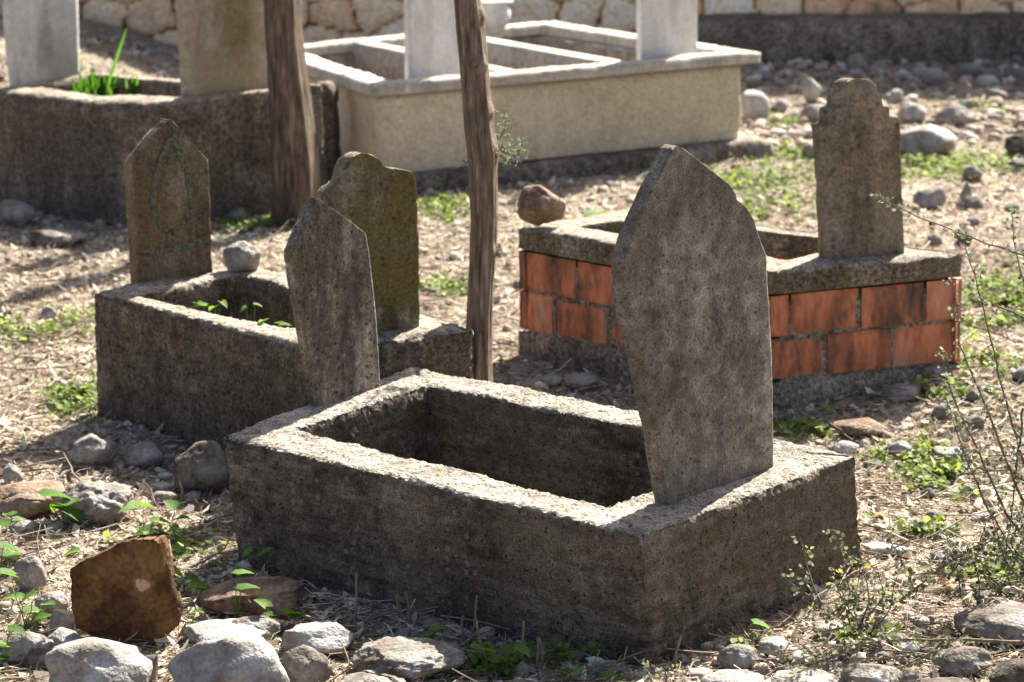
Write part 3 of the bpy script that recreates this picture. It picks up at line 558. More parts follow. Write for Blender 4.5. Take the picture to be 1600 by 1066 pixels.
# ------------------------------------------------------------------ trees
def trunk_mesh(keys, Y, top, res=0.008, seed=1, ridge=0.0026, dt=0.0, knots=()):
    """keys: (xc, y, width) in photo pixels at distance Y, bottom first; then carried on up to height top"""
    C0 = [(atY(x, y, Y), 1.07 * w_ / FPX * Y / 2 / math.cos(math.radians(0))) for x, y, w_ in keys]
    P = [c for c, r in C0]; Rr = [r for c, r in C0]
    d = (P[-1] - P[-3]); d /= d[2]
    z = P[-1][2]; r0 = Rr[-1]
    k = 0
    while z < top:
        z += 0.35; k += 1; q = P[-1] + d * 0.35 + np.array([math.sin(k * 1.3 + seed) * 0.02, math.cos(k * 0.9 + seed) * 0.02, 0]); d = d * np.array([0.75, 0.75, 1]); P.append(q); Rr.append(max(0.012, r0 * (1 - (z - C0[-1][0][2]) / (top - C0[-1][0][2] + .01)) ** 0.8))
    P = np.array(P); Rr = np.array(Rr)
    s_ = np.r_[0, np.cumsum(np.linalg.norm(np.diff(P, axis=0), axis=1))]; n_ = int(s_[-1] / (res * 1.6)); t_ = np.linspace(0, s_[-1], n_)
    C = np.stack([np.interp(t_, s_, P[:, i]) for i in range(3)], 1); R2 = np.interp(t_, s_, Rr); k_ = max(16, int(2 * np.pi * Rr.max() / res)); an = np.arange(k_) * 2 * np.pi / k_
    V = C[:, None, :] + R2[:, None, None] * np.stack([np.cos(an), np.sin(an), 0 * an], 1)[None]
    V = V.reshape(-1, 3); out = np.tile(np.stack([np.cos(an), np.sin(an), 0 * an], 1), (n_, 1)); RR = np.repeat(R2, k_); TT = np.repeat(t_, k_)
    q = np.c_[out * 6.0, TT * 1.6][:, [0, 1, 3]]
    rd = np.abs(fbm(np.c_[out[:, 0] * 6, out[:, 1] * 6, TT * 5], seed, 3))
    D = -ridge * (1 - np.clip(rd * 3, 0, 1)) + ridge * 1.5 * fbm(np.c_[out[:, :2] * 2, TT * 2], seed + 3, 3) + ridge * .4 * fbm(V * 60, seed + 5, 2)
    fn_ = out @ np.array([math.sin(1.76), math.cos(1.76), 0]); D = D - RR * np.clip(1 - 0.66 / np.maximum(fn_, 0.66), 0, 1)
    D *= np.clip(RR / 0.04, 0.1, 1)
    for zk, ak, sk in knots:
        kx = np.array([math.cos(ak), math.sin(ak), 0]); dd = ((out @ kx) - 1) ** 2 * 8 + ((V[:, 2] - zk) / sk) ** 2; D += 0.012 * np.exp(-dd)
    V = V + out * D[:, None]; F = gridF(n_, k_, True)
    tone = 0.45 + dt + 0.25 * fbm(np.c_[out[:, 0] * 5, out[:, 1] * 5, TT * 4], seed + 8, 3) + 0.3 * (np.clip(rd * 3, 0, 1) - 0.5)
    return V, F, tone, C, R2
def tube(pts, r0, r1, k=5):
    P = np.array(pts, float); n_ = len(P); tg = np.gradient(P, axis=0); tg /= np.linalg.norm(tg, axis=1, keepdims=True) + 1e-9
    ref = np.array([0.3, 0.2, 1.0]); u = np.cross(tg, ref); u /= np.linalg.norm(u, axis=1, keepdims=True) + 1e-9; v = np.cross(tg, u); an = np.arange(k) * 2 * np.pi / k; R = np.linspace(r0, r1, n_)
    V = P[:, None] + R[:, None, None] * (u[:, None] * np.cos(an)[None, :, None] + v[:, None] * np.sin(an)[None, :, None])
    return V.reshape(-1, 3), gridF(n_, k, True)
def leaves(C, size, N_dir, width=0.5, jitter=0.7, r=rng, fold=0.15):
    """small six-sided leaves at points C"""
    n_ = len(C); up = N_dir + r.normal(0, jitter, (n_, 3)); up /= np.linalg.norm(up, axis=1, keepdims=True)
    a_ = np.cross(up, r.normal(0, 1, (n_, 3))); a_ /= np.linalg.norm(a_, axis=1, keepdims=True) + 1e-9; b_ = np.cross(up, a_)
    s = (size * r.uniform(0.6, 1.3, n_))[:, None]
    sh = [(0, 0), (0.35, 0.5), (0.75, 0.4), (1, 0), (0.75, -0.4), (0.35, -0.5)]
    V = np.stack([C + s * (x * a_ + y * width * 2 * b_ + (abs(y) * fold) * up) for x, y in sh], 1).reshape(-1, 3)
    i = np.arange(n_)[:, None] * 6; F = np.concatenate([i + np.array([[0, 1, 2, 3]]), i + np.array([[0, 3, 4, 5]])])
    return V, F
def tree(name, keys, Y, top, crown0, label, seed, knots=(), dt=0.0):
    V, F, tn, C, R2 = trunk_mesh(keys, Y, top, seed=seed, knots=knots, dt=dt)
    base = np.array([C[0][0], C[0][1], 0]); t = thing(name, base, label, 'tree')
    trunk = obj('trunk', V, F, M_bark, t, tone=tn)
    r = np.random.default_rng(seed + 50); parts = []; LC = []
    zs = C[:, 2]
    for k in range(26):
        z = r.uniform(crown0, top - 0.3); i = int(np.argmin(abs(zs - z))); an = r.uniform(0, 6.28); Lr = (0.35 + 0.75 * (top - z) / (top - crown0)) * r.uniform(0.6, 1.1)
        pts = [C[i] + np.array([math.cos(an), math.sin(an), 0.75 - 0.25 * q]) * Lr * q for q in np.linspace(0, 1, 6)]
        v_, f_ = tube(pts, max(0.008, R2[i] * 0.35), 0.004); parts.append((v_, f_, 0.4))
        for q in np.linspace(0.3, 1, 7):
            c = np.array(pts[0]) + (np.array(pts[-1]) - np.array(pts[0])) * q
            LC.append(c + r.normal(0, 0.11, (70, 3)))
    v_, f_, tt = join(parts); obj('limbs', v_, f_, M_bark, t, tone=tt)
    LC = np.concatenate(LC); v_, f_ = leaves(LC, 0.055, np.array([0, 0, 1.0]), 0.25, 1.0, r); obj('crown', v_, f_, M_crown, t, tone=np.repeat(r.uniform(0, 1, len(LC)), 6))
    return t, trunk, C
tc_, trc, CC = tree('tree', [(749, 690, 76), (749, 640, 62), (749, 600, 55), (750, 560, 49), (752, 500, 45), (754, 450, 44), (757, 400, 45), (760, 350, 46), (759, 300, 47), (758, 250, 49), (752, 200, 50), (748, 150, 48), (744, 100, 48), (739, 50, 48), (733, 0, 46), (726, -60, 46)], 8.25, 6.6, 4.6,
    'slim leaning tree trunk with brown bark standing between the graves', 3, dt=0.08, knots=((1.02, -0.1, 0.02), (1.3, 0.2, 0.02), (1.5, -0.7, 0.015), (0.9, 0.0, 0.03), (0.78, 2.9, 0.012), (1.16, -1.2, 0.012), (1.42, 0.0, 0.012), (0.6, -0.1, 0.012)))
tl_, trl, CL = tree('tree', [(468, 338, 88), (468, 328, 84), (467, 310, 80), (465, 250, 77), (459, 180, 71), (454, 130, 67), (450, 90, 62), (446, 50, 60), (444, 0, 61), (440, -60, 60)], 11.85, 7.6, 5.4,
    'thicker straight tree trunk standing at the corner of the dark brown grave', 9, dt=-0.1)
# cypress sprig on the centre trunk (part of the tree)
sp = []; lc = []; r = np.random.default_rng(12)
for pts in ([(780, 232), (792, 240), (806, 243), (822, 238)], [(780, 215), (788, 205), (790, 188), (787, 172)], [(781, 240), (790, 250), (800, 250)], [(806, 243), (814, 232), (818, 222)], [(781, 226), (790, 232), (800, 228)], [(736, 240), (730, 254), (724, 258)]):
    P = [atY(x, y, 8.2 - 0.02 * i) for i, (x, y) in enumerate(pts)]; v_, f_ = tube(P, 0.0025, 0.001); sp.append((v_, f_, 0.5))
    n_ = 30 if pts[0][0] > 750 else 5
    lc.append(np.concatenate([P[i] + (P[i + 1] - P[i]) * r.uniform(0, 1, (n_, 1)) + r.normal(0, 0.008, (n_, 3)) for i in range(len(P) - 1)]))
for k, grp_ in enumerate(((0, 3), (1,), (2,), (4,), (5,))):
    v_, f_, tt = join([sp[q] for q in grp_]); o = obj('sprig', v_, f_, M_twig, tc_, tone=tt)
    l_ = np.concatenate([lc[q] for q in grp_]); v_, f_ = leaves(l_, 0.013, np.array([0, -0.5, 0.5]), 0.15, 1.0, r); obj('foliage', v_, f_, M_greygreen, o, tone=np.repeat(r.uniform(0.3, 0.9, len(l_)), 6))

# ------------------------------------------------------------------ rocks
def rock_mesh(sx, sy, sz, seed, k=4, ang=0.5, lump=0.25, fine=0.03):
    V, F = ico(k); r = np.random.default_rng(seed)
    if ang > 0.8: V = np.sign(V) * np.abs(V) ** 0.45; V *= 0.8
    V = V * (1 + lump * 1.5 * fbm(V * 1.1 + seed * 3.1, seed, 3))[:, None]
    for _ in range(int(5 + ang * 16)):
        n_ = r.normal(0, 1, 3); n_ /= np.linalg.norm(n_); o_ = r.uniform(0.88 - ang * 0.42, 0.97); dd = V @ n_ - o_; V = V - np.where(dd > 0, dd * (0.80 + 0.18 * ang), 0)[:, None] * n_
    V = V * (1 - (0.05 + 0.06 * ang) * np.clip(1 - np.abs(fbm(V * 2.3 + seed, seed + 7, 2)) * 9, 0, 1))[:, None]
    V = V * (1 + fine * fbm(V * 6 + seed, seed + 1, 3) + fine * .5 * fbm(V * 18 + seed, seed + 2, 2))[:, None]
    V /= np.array([np.ptp(V[:, 0]), np.ptp(V[:, 1]), np.ptp(V[:, 2])]) / 2
    return V * np.array([sx, sy, sz]), F
nrock = [0]
def rock(x0, y0, x1, y1, label, tone=0.55, ang=0.4, lump=0.25, mat=None, zb=None, depth=1.0, group=None, name='rock', fine=0.03, rot=0.0, k=4, cat='rock', sink=0.12):
    """box of the rock in the photo; it rests on the ground (or at height zb)"""
    nrock[0] += 1; s_ = 100 + nrock[0]; xc = (x0 + x1) / 2
    b = G(xc, y1, 0.0 if zb is None else zb); Y = b[1]; wd = (x1 - x0) / FPX * Y * 1.03; hg = (y1 - y0) / FPX * Y * 1.0
    dp = wd * depth * 0.85
    # seen from above, part of the outline's height is the top surface
    el = math.atan2(HC, Y); sz = max(0.25 * wd, (hg - dp * math.sin(el) * 0.5) / math.cos(el)) if depth > 0.5 else hg
    zg = drop(b) if zb is None else zb
    V, F = rock_mesh(wd / 2, dp / 2, sz / 2 * (1 + sink), s_, k, ang, lump, fine)
    c, sn = math.cos(rot), math.sin(rot); 
    V = V @ np.array([[c, 0, -sn], [0, 1, 0], [sn, 0, c]]).T if rot else V
    P = b + np.array([0, dp * (0.40 if zb is None else 0.15), 0]); P[2] = zg + sz / 2 * (1 - sink)
    tn = tone - 0.04 + 0.2 * fbm(V * 9 + s_, s_, 3)
    o = obj(name, V + P, F, mat or M_rock, origin=P, tone=tn)
    tag(o, label, cat, group); return o
RK = 'rocks lying in the foreground'
rock(56, 974, 224, 1112, 'large rounded grey boulder in the bottom left corner, below the red slab', 0.66, 0.6, 0.34, group=RK)
rock(262, 978, 466, 1110, 'largest pale boulder at the bottom edge, with a smooth sloping top', 0.68, 0.65, 0.32, group=RK)
rock(425, 998, 520, 1085, 'smooth grey-brown boulder tucked behind the largest pale boulder', 0.36, 0.45, 0.3, group=RK)
rock(286, 980, 430, 1015, 'flat bright white slab lying behind the largest pale boulder', 0.85, 0.7, 0.15, group=RK, fine=0.02)
rock(333, 950, 440, 1005, 'knobbly grey-brown rock behind the flat white slab', 0.40, 0.5, 0.35, group=RK)
rock(440, 964, 562, 1025, 'angular whitish rock right of the knobbly rock', 0.78, 0.7, 0.25, group=RK)
rock(205, 1008, 250, 1075, 'brown-grey craggy stone between the two largest boulders', 0.38, 0.7, 0.4, group=RK)
rock(18, 862, 74, 926, 'rounded pinkish grey stone left of the red slab', 0.50, 0.3, 0.2, group=RK)
rock(55, 918, 112, 962, 'pale stone beside the left foot of the red slab', 0.62, 0.5, 0.25, group=RK)
rock(74, 944, 116, 985, 'grey stone touching the bottom left of the red slab', 0.45, 0.5, 0.25, group=RK)
rock(0, 978, 78, 1040, 'grey stone half out of the left edge above the corner boulder', 0.5, 0.5, 0.3, group=RK)
rock(66, 974, 125, 1015, 'whitish stone behind the corner boulder', 0.7, 0.5, 0.25, group=RK)
rock(35, 1006, 88, 1050, 'brownish stone wedged left of the corner boulder', 0.25, 0.6, 0.3, group=RK)
rock(78, 742, 200, 830, 'craggy grey-brown rock with pitted top at the left', 0.42, 0.55, 0.5, group=RK, fine=0.09, k=5)
rock(-25, 752, 96, 815, 'flat sandy brown block at the left edge behind the craggy rock', 0.55, 0.9, 0.1, M_sandrock, group=RK, fine=0.02)
rock(103, 674, 182, 735, 'rounded grey rock in the shadow of the left grave', 0.55, 0.4, 0.3, group=RK)
rock(190, 684, 257, 732, 'smooth oval stone in the shadow, right of the rounded grey rock', 0.50, 0.2, 0.12, group=RK)
rock(268, 678, 362, 775, 'large brownish boulder against the left corner of the front grave', 0.30, 0.5, 0.3, group=RK)
rock(244, 738, 270, 752, 'upper of two small pale pebbles beside the brownish boulder', 0.85, 0.1, 0.1, group=RK, k=3)
rock(238, 751, 272, 768, 'lower of two small pale pebbles beside the brownish boulder', 0.88, 0.1, 0.1, group=RK, k=3)
rock(232, 768, 278, 790, 'flat grey stone under the two pale pebbles', 0.5, 0.6, 0.2, group=RK, k=3)
rock(0, 722, 32, 760, 'pale stone at the left edge above the sandy block', 0.6, 0.6, 0.3, group=RK, k=3)
rock(10, 815, 60, 846, 'low grey stone in front of the sandy block', 0.55, 0.5, 0.3, group=RK, k=3)
rock(-10, 856, 40, 885, 'low grey stone at the left edge behind the pinkish stone', 0.5, 0.3, 0.2, group=RK, k=3)
rock(55, 814, 95, 838, 'grey stone at the left foot of the craggy rock', 0.55, 0.5, 0.3, group=RK, k=3)
rock(537, 998, 732, 1070, 'rough conglomerate lump with pebbly surface in front of the grave', 0.40, 0.35, 0.3, group=RK, fine=0.11, k=5)
rock(515, 1046, 640, 1090, 'brownish rock cut by the bottom edge below the conglomerate lump', 0.42, 0.5, 0.3, group=RK)
rock(770, 1050, 852, 1090, 'smooth brownish stone at the bottom edge under the long wall of the front grave', 0.42, 0.2, 0.15, group=RK)
rock(1124, 1003, 1190, 1050, 'rounded grey stone leaning on the near corner of the front grave', 0.5, 0.2, 0.2, group=RK)
rock(1186, 996, 1244, 1030, 'pointed whitish stone right of the near corner of the front grave', 0.8, 0.7, 0.3, group=RK)
rock(1074, 1042, 1116, 1060, 'small oval pale stone left of the rounded grey stone', 0.72, 0.2, 0.15, group=RK, k=3)
rock(1098, 1050, 1202, 1085, 'wide pale stone at the bottom edge below the near corner', 0.72, 0.2, 0.15, group=RK)
rock(1205, 1046, 1320, 1090, 'wide grey stone at the bottom edge, second right of the near corner', 0.6, 0.3, 0.25, group=RK)
rock(1310, 1032, 1412, 1085, 'mottled grey stone at the bottom edge, third right of the near corner', 0.58, 0.4, 0.3, group=RK)
rock(1395, 1040, 1450, 1075, 'small brownish stone beside the mottled grey stone', 0.4, 0.4, 0.3, group=RK)
rock(1465, 1006, 1562, 1062, 'dark grey boulder near the bottom right corner', 0.35, 0.35, 0.3, group=RK)
rock(1496, 934, 1660, 1010, 'large shaded grey boulder at the right edge among the twigs', 0.42, 0.3, 0.3, group=RK)
rock(1420, 1052, 1530, 1095, 'dark stone at the bottom edge below the dark grey boulder', 0.25, 0.5, 0.3, group=RK)
rock(1550, 1020, 1660, 1090, 'brown earth-coloured boulder in the bottom right corner', 0.15, 0.3, 0.2, group=RK)
rock(1270, 970, 1326, 998, 'pale angular stone lying between the twigs and the grave', 0.68, 0.6, 0.3, group=RK, k=3)
rock(1357, 962, 1390, 990, 'small pale pyramid-shaped stone right of the pale angular stone', 0.7, 0.7, 0.3, group=RK, k=3)
rock(1398, 1006, 1440, 1030, 'white pebble near the long trailing twig', 0.85, 0.2, 0.2, group=RK, k=3)
rock(1435, 1005, 1482, 1035, 'brownish flat stone beside the white pebble', 0.4, 0.5, 0.3, group=RK, k=3)
rock(1410, 950, 1432, 963, 'tiny white stone on bare soil under the twigs', 0.85, 0.3, 0.2, group=RK, k=3)
rock(1352, 850, 1424, 876, 'flat pale slab with bright top near the right corner of the grave', 0.72, 0.9, 0.15, group=RK, fine=0.02)
rock(305, 938, 486, 966, 'long thin rust brown slab lying behind the knobbly rock', 0.38, 0.95, 0.05, M_sandrock, group=RK, fine=0.02)
RM_ = 'rocks scattered on the open ground'
rock(1378, 612, 1440, 645, 'blue-grey rounded stone in front of the block grave', 0.5, 0.4, 0.25, group=RM_)
rock(1306, 652, 1392, 690, 'flat reddish brown stone in front of the block grave', 0.45, 0.7, 0.2, M_sandrock, group=RM_)
rock(1296, 684, 1346, 712, 'whitish wedge stone below the flat reddish stone', 0.8, 0.7, 0.3, group=RM_, k=3)
rock(1340, 670, 1382, 690, 'small sandy stone beside the flat reddish stone', 0.45, 0.5, 0.3, group=RM_, k=3)
rock(1452, 692, 1516, 726, 'grey stone half hidden by the hanging twigs', 0.55, 0.4, 0.3, group=RM_)
rock(1412, 735, 1444, 753, 'small rounded stone on the litter right of the front grave', 0.5, 0.3, 0.2, group=RM_, k=3)
rock(1384, 690, 1428, 718, 'pale lumpy stone between grave and twigs', 0.66, 0.4, 0.3, group=RM_, k=3)
rock(1436, 592, 1482, 622, 'sandy stone at the foot of the block grave', 0.48, 0.4, 0.3, group=RM_, k=3)
rock(880, 588, 936, 618, 'blue-grey stone in the shadow of the block grave', 0.6, 0.4, 0.3, group=RM_)
rock(845, 586, 886, 610, 'smaller stone left of the blue-grey one in the shadow', 0.52, 0.4, 0.3, group=RM_, k=3)
rock(800, 438, 830, 456, 'small dark stone left of the block grave', 0.3, 0.4, 0.3, group=RM_, k=3)
rock(660, 452, 684, 464, 'little dark stone between olive headstone and the slim trunk', 0.2, 0.4, 0.3, group=RM_, k=3)
rock(62, 480, 88, 506, 'pale stone standing on the bare ground at the left', 0.72, 0.6, 0.3, group=RM_, k=3)
rock(-4, 312, 54, 358, 'rounded sandy stone against the dark grave at the left edge', 0.5, 0.3, 0.2, group=RM_)
rock(40, 355, 132, 388, 'brown flat stone in shade below the dark grave', 0.3, 0.6, 0.3, group=RM_)
rock(352, 318, 384, 345, 'small shaded stone at the foot of the dark grave', 0.35, 0.4, 0.3, group=RM_, k=3)
RT = 'rocks at the top right'
rock(1396, 190, 1500, 248, 'largest pale boulder at the top right, right of the stepped headstone', 0.66, 0.2, 0.15, group=RT)
rock(1158, 138, 1204, 192, 'bright white stone against the right end of the cream grave', 0.9, 0.3, 0.15, group=RT)
rock(1462, 162, 1524, 200, 'rounded grey stone above the largest pale boulder', 0.55, 0.3, 0.25, group=RT)
rock(1252, 118, 1284, 160, 'upright pale stone with a rusty tint, left of the stepped headstone', 0.7, 0.7, 0.3, group=RT, k=3)
rock(1322, 84, 1358, 118, 'square grey block under the wall footing, above the stepped headstone', 0.55, 0.9, 0.2, group=RT, k=3)
rock(1426, 100, 1456, 128, 'round whitish stone on the rubble below the wall', 0.8, 0.3, 0.2, group=RT, k=3)
rock(1494, 120, 1516, 160, 'tall brownish stone standing in the rubble', 0.45, 0.7, 0.3, group=RT, k=3, depth=0.7)
rock(1524, 118, 1562, 140, 'pale rounded stone behind the tall brownish stone', 0.75, 0.3, 0.2, group=RT, k=3)
rock(1572, 205, 1625, 250, 'brown rock at the right edge', 0.2, 0.5, 0.3, group=RT)
rock(1430, 290, 1482, 330, 'low grey boulder on the grass right of the stepped headstone', 0.55, 0.4, 0.3, group=RT)
rock(1500, 288, 1520, 324, 'thin grey stone standing right of the low grey boulder', 0.5, 0.7, 0.3, group=RT, k=3, depth=0.7)
rock(1240, 196, 1275, 216, 'pale stone lying left of the stepped headstone', 0.72, 0.4, 0.3, group=RT, k=3)
rock(1255, 222, 1292, 250, 'grey stone lying close behind the stepped headstone', 0.5, 0.4, 0.3, group=RT, k=3)
rock(1252, 160, 1302, 196, 'wide sandy stone behind the stepped headstone', 0.55, 0.4, 0.3, group=RT, k=3)
rock(1406, 160, 1452, 192, 'wide white stone right of the round headstone top', 0.8, 0.4, 0.3, group=RT, k=3)
rock(1200, 200, 1232, 214, 'flat pale stone at the corner of the cream grave footing', 0.8, 0.4, 0.3, group=RT, k=3)
# three placed stones with their own shape
o = rock(806, 287, 883, 356, 'squarish brown stone set on the left corner of the block grave', 0.42, 0.7, 0.12, M_sandrock, zb=BZ, name='stone_block', sink=0.03, fine=0.05, depth=0.75)
o = rock(347, 370, 408, 425, 'pale barrel-shaped stone sitting on the back edge of the left grave', 0.66, 0.85, 0.1, zb=LZ, name='stone_block', sink=0.03, depth=0.75)
# broken lump at the right end of the dark grave
def slab_from(name, pts, bx, by, thick, mat, label, cat, tone, seed, zb=0.0, lean=0.0, group=None, res=0.008):
    P0 = G(bx, by, zb); n_ = np.array([0.10, -1.0, lean]); n_ /= np.linalg.norm(n_)
    L_ = [onplane(*p[0], P0, n_) for p in pts]; R_ = [onplane(*p[1], P0, n_) for p in pts]
    V, F = loft_stone(L_, R_, np.array([0.02, thick, 0]), res, seed, chip=0.006, rough=0.005)
    C = (V - np.array([0, 0, HC])) @ RM; X = 800 + FPX * C[:, 0] / -C[:, 2]; Y = 533 - FPX * C[:, 1] / -C[:, 2]
    sp_ = 1.1 * np.exp(-((X - 224) / 13) ** 2 - ((Y - 914) / 11) ** 2 + 1.2 * fbm(V * 60, 3, 2)) if name == 'stone_slab' else 0
    V = V + np.array([0.1, -1, 0]) * (0.006 * np.round(3 * fbm(V * 9, seed, 2)) * (name == 'stone_slab'))[:, None]
    o = obj(name, V, F, mat, origin=P0, tone=tone + 0.35 * fbm(V * 14, seed, 3) + sp_); return tag(o, label, cat, group)
slab_from('stone_slab', [((170, 1012), (235, 1012)), ((116, 985), (268, 985)), ((109, 950), (274, 962)), ((106, 905), (262, 915)), ((108, 890), (256, 890)), ((125, 876), (252, 868)), ((172, 856), (250, 850)), ((182, 848), (246, 844)), ((205, 843), (238, 841))], 200, 1004, 0.045, M_brownrock, 'rust red-brown slab standing upright with a pale lichen spot', 'stone slab', 0.42, 81, lean=-0.12)
slab_from('render_lump', [((480, 300), (528, 296)), ((480, 250), (526, 250)), ((480, 200), (523, 200)), ((480, 168), (520, 168)), ((480, 155), (523, 158)), ((482, 140), (519, 142)), ((488, 130), (512, 131))], 505, 293, 0.10, M_dark, 'rough brown post of broken render at the right end of the dark grave', 'post', 0.5, 82)

# ------------------------------------------------------------------ footprints to keep clear
FOOT = [([A_, B_, C_, D_], IT), ([A2, B2, C2, D2], IT2), (capT, capI), (ct, ci), (dt, di)]
def blocked(x, y, alsoin=False):
    b = np.zeros(len(x), bool)
    for o_, i_ in FOOT:
        b |= inside(x, y, o_) & (~inside(x, y, i_) | alsoin)
    return b
def wedge(n_, dmin, dmax, r, pw=1.0, half=0.30):
    n_ = int(n_ * 1.4)
    t_ = r.uniform(0, 1, n_); y = (dmin ** pw + t_ * (dmax ** pw - dmin ** pw)) ** (1 / pw) if pw != 0 else dmin * (dmax / dmin) ** t_
    x = r.uniform(-half, half, n_) * y; return x, y
def wallY(x): return 17.75 + (x + 7) / 15 * (16.15 - 17.75) - 0.36

# ------------------------------------------------------------------ stones scattered (each its own object), then gravel and litter as stuff
zones = [  # x0,x1,y0,y1 pixel box of the ground, count, size px range, tone, label
    ((1180, 1600, 96, 200), 68, (14, 40), (0.35, 0.85), 'rubble stone in the stony strip under the back wall', 'rubble stones under the back wall'),
    ((1420, 1600, 200, 420), 18, (12, 36), (0.35, 0.75), 'stone on the grassy ground right of the stepped headstone', 'stones right of the stepped headstone'),
    ((1230, 1600, 600, 900), 54, (14, 42), (0.35, 0.8), 'stone lying on the litter right of the front grave', 'stones right of the front grave'),
    ((0, 340, 780, 1060), 38, (12, 30), (0.35, 0.75), 'stone among the seedlings at the lower left', 'small stones at the lower left'),
    ((420, 1100, 930, 1066), 35, (12, 32), (0.3, 0.7), 'stone on the shaded ground along the front grave', 'small stones along the front grave'),
    ((1060, 1600, 930, 1066), 35, (12, 30), (0.4, 0.8), 'stone among the twigs at the lower right', 'small stones at the lower right'),
    ((560, 960, 290, 420), 10, (10, 22), (0.3, 0.7), 'stone on the litter between the slim trunk and the cream grave', 'stones in front of the cream grave'),
    ((0, 140, 400, 660), 10, (10, 24), (0.35, 0.8), 'stone on the open litter left of the left grave', 'stones at the left edge'),
    ((150, 290, 76, 112), 12, (10, 22), (0.4, 0.8), 'stone at the wall foot seen between two headstones of the dark grave', 'stones seen between the headstones'),
    ((780, 1200, 540, 660), 10, (12, 26), (0.35, 0.6), 'stone in the shadow beside the block grave', 'stones in the shadow of the block grave')]
rr = np.random.default_rng(99); var = [rock_mesh(1, 1, 1, 900 + i, 3, 0.3 + 0.5 * (i % 3) / 2, 0.3, 0.05) for i in range(14)]
vm = []
for i in range(14):
    row = []
    for tq in (0.3, 0.45, 0.6, 0.75, 0.9):
        V, F = var[i]; me = mesh('stone', V, F, tq + 0.12 * fbm(V * 3, i, 2)); me.materials.append(M_rock); row.append(me)
    vm.append(row)
for (x0, x1, y0, y1), cnt, (s0, s1), (t0, t1), lab, grp in zones:
    k = 0; tries = 0
    while k < cnt and tries < cnt * 6:
        tries += 1; px, py = rr.uniform(x0, x1), rr.uniform(y0, y1); p = G(px, py, 0)
        if blocked(np.array([p[0]]), np.array([p[1]]), True)[0] or p[1] > wallY(p[0]) - 0.03: continue
        s_ = (s0 + (s1 - s0) * rr.uniform(0, 1) ** 1.8) / FPX * p[1] / 2; tq = rr.uniform(t0, t1); me = vm[rr.integers(14)][int(np.argmin([abs(tq - q) for q in (0.3, 0.45, 0.6, 0.75, 0.9)]))]
        o = bpy.data.objects.new('stone', me); SC.collection.objects.link(o)
        sc = np.array([s_, s_ * rr.uniform(0.7, 1.0), s_ * rr.uniform(0.45, 0.85)]); o.scale = sc; o.rotation_euler = (rr.uniform(-.25, .25), rr.uniform(-.25, .25), rr.uniform(0, 6.28))
        o.location = (p[0], p[1], drop(p) + sc[2] * 0.55); tag(o, ('larger ' if sc[0] > (s0 + s1) / 2 / FPX * p[1] / 2 else 'smaller ') + {0.3: 'dark grey', 0.45: 'grey', 0.6: 'light grey', 0.75: 'pale', 0.9: 'whitish'}[(0.3, 0.45, 0.6, 0.75, 0.9)[int(np.argmin([abs(tq - q) for q in (0.3, 0.45, 0.6, 0.75, 0.9)]))]] + ' ' + lab, 'stone', grp); k += 1

def scatter(name, template_list, x, y, size, mat, tones, r, tilt=0.3, lift=0.3, flat=(0.5, 0.9), label=None, cat=None):
    parts = []; n_ = len(x); which = r.integers(0, len(template_list), n_); z = gz(x, y)
    for k, (TV, TF) in enumerate(template_list):
        m_ = which == k; c = int(m_.sum())
        if not c: continue
        S = size[m_][:, None] * np.stack([np.ones(c), r.uniform(0.6, 1, c), r.uniform(*flat, c)], 1)
        an = r.uniform(0, 6.28, c); tx, ty = r.normal(0, tilt, c), r.normal(0, tilt, c)
        V = TV[None] * S[:, None]
        V[:, :, 2] += V[:, :, 0] * tx[:, None] + V[:, :, 1] * ty[:, None]
        X = V[:, :, 0] * np.cos(an)[:, None] - V[:, :, 1] * np.sin(an)[:, None]; Y = V[:, :, 0] * np.sin(an)[:, None] + V[:, :, 1] * np.cos(an)[:, None]
        V = np.stack([X + x[m_][:, None], Y + y[m_][:, None], V[:, :, 2] + (z[m_] + lift * S[:, 2])[:, None]], 2).reshape(-1, 3)
        F = (TF[None] + (np.arange(c) * len(TV))[:, None, None]).reshape(-1, TF.shape[1]); parts.append((V, F, np.repeat(tones[m_], len(TV))))
    V, F, T = join(parts); o = obj(name, V, F, mat, tone=T); return tag(o, label, cat, kind='stuff')
# gravel: more of it under the wall, and close by where the pieces show large
r = np.random.default_rng(5)
x, y = wedge(26000, 5.6, 17.2, r, 1.2); dens = 0.16 + 0.5 * (fbm(np.c_[x * 0.9, y * 0.9, x * 0], 14, 3) > 0.0) ; rub = (y > 13.2 + 0.5 * fbm(np.c_[x, y, x * 0], 33, 2)) & (x > 1.0); ok = (r.uniform(0, 1, len(x)) < np.where(rub, 0.25 + 0.75 * (fbm(np.c_[x * 1.5, y * 1.5, x * 0], 34, 3) > -0.05), dens)) & ~blocked(x, y) & (y < wallY(x)); x, y = x[ok], y[ok]
rub = (y > 13.2) & (x > 1.0)
sz = np.where(rub, 0.008 + 0.04 * r.uniform(0, 1, len(x)) ** 1.8, 0.004 + 0.022 * r.uniform(0, 1, len(x)) ** 2.6)
tn = np.clip(r.normal(0.5, 0.22, len(x)) + np.where(rub, -0.05, 0), 0, 1)
peb = [rock_mesh(1, 1, 1, 700 + i, 2, 0.5, 0.3, 0.0) for i in range(5)] 
peb1 = [rock_mesh(1, 1, 1, 720 + i, 1, 0.5, 0.3, 0.0) for i in range(6)]
scatter('gravel', peb1, x, y, sz, M_gravel, tn, r, 0.2, 0.35)
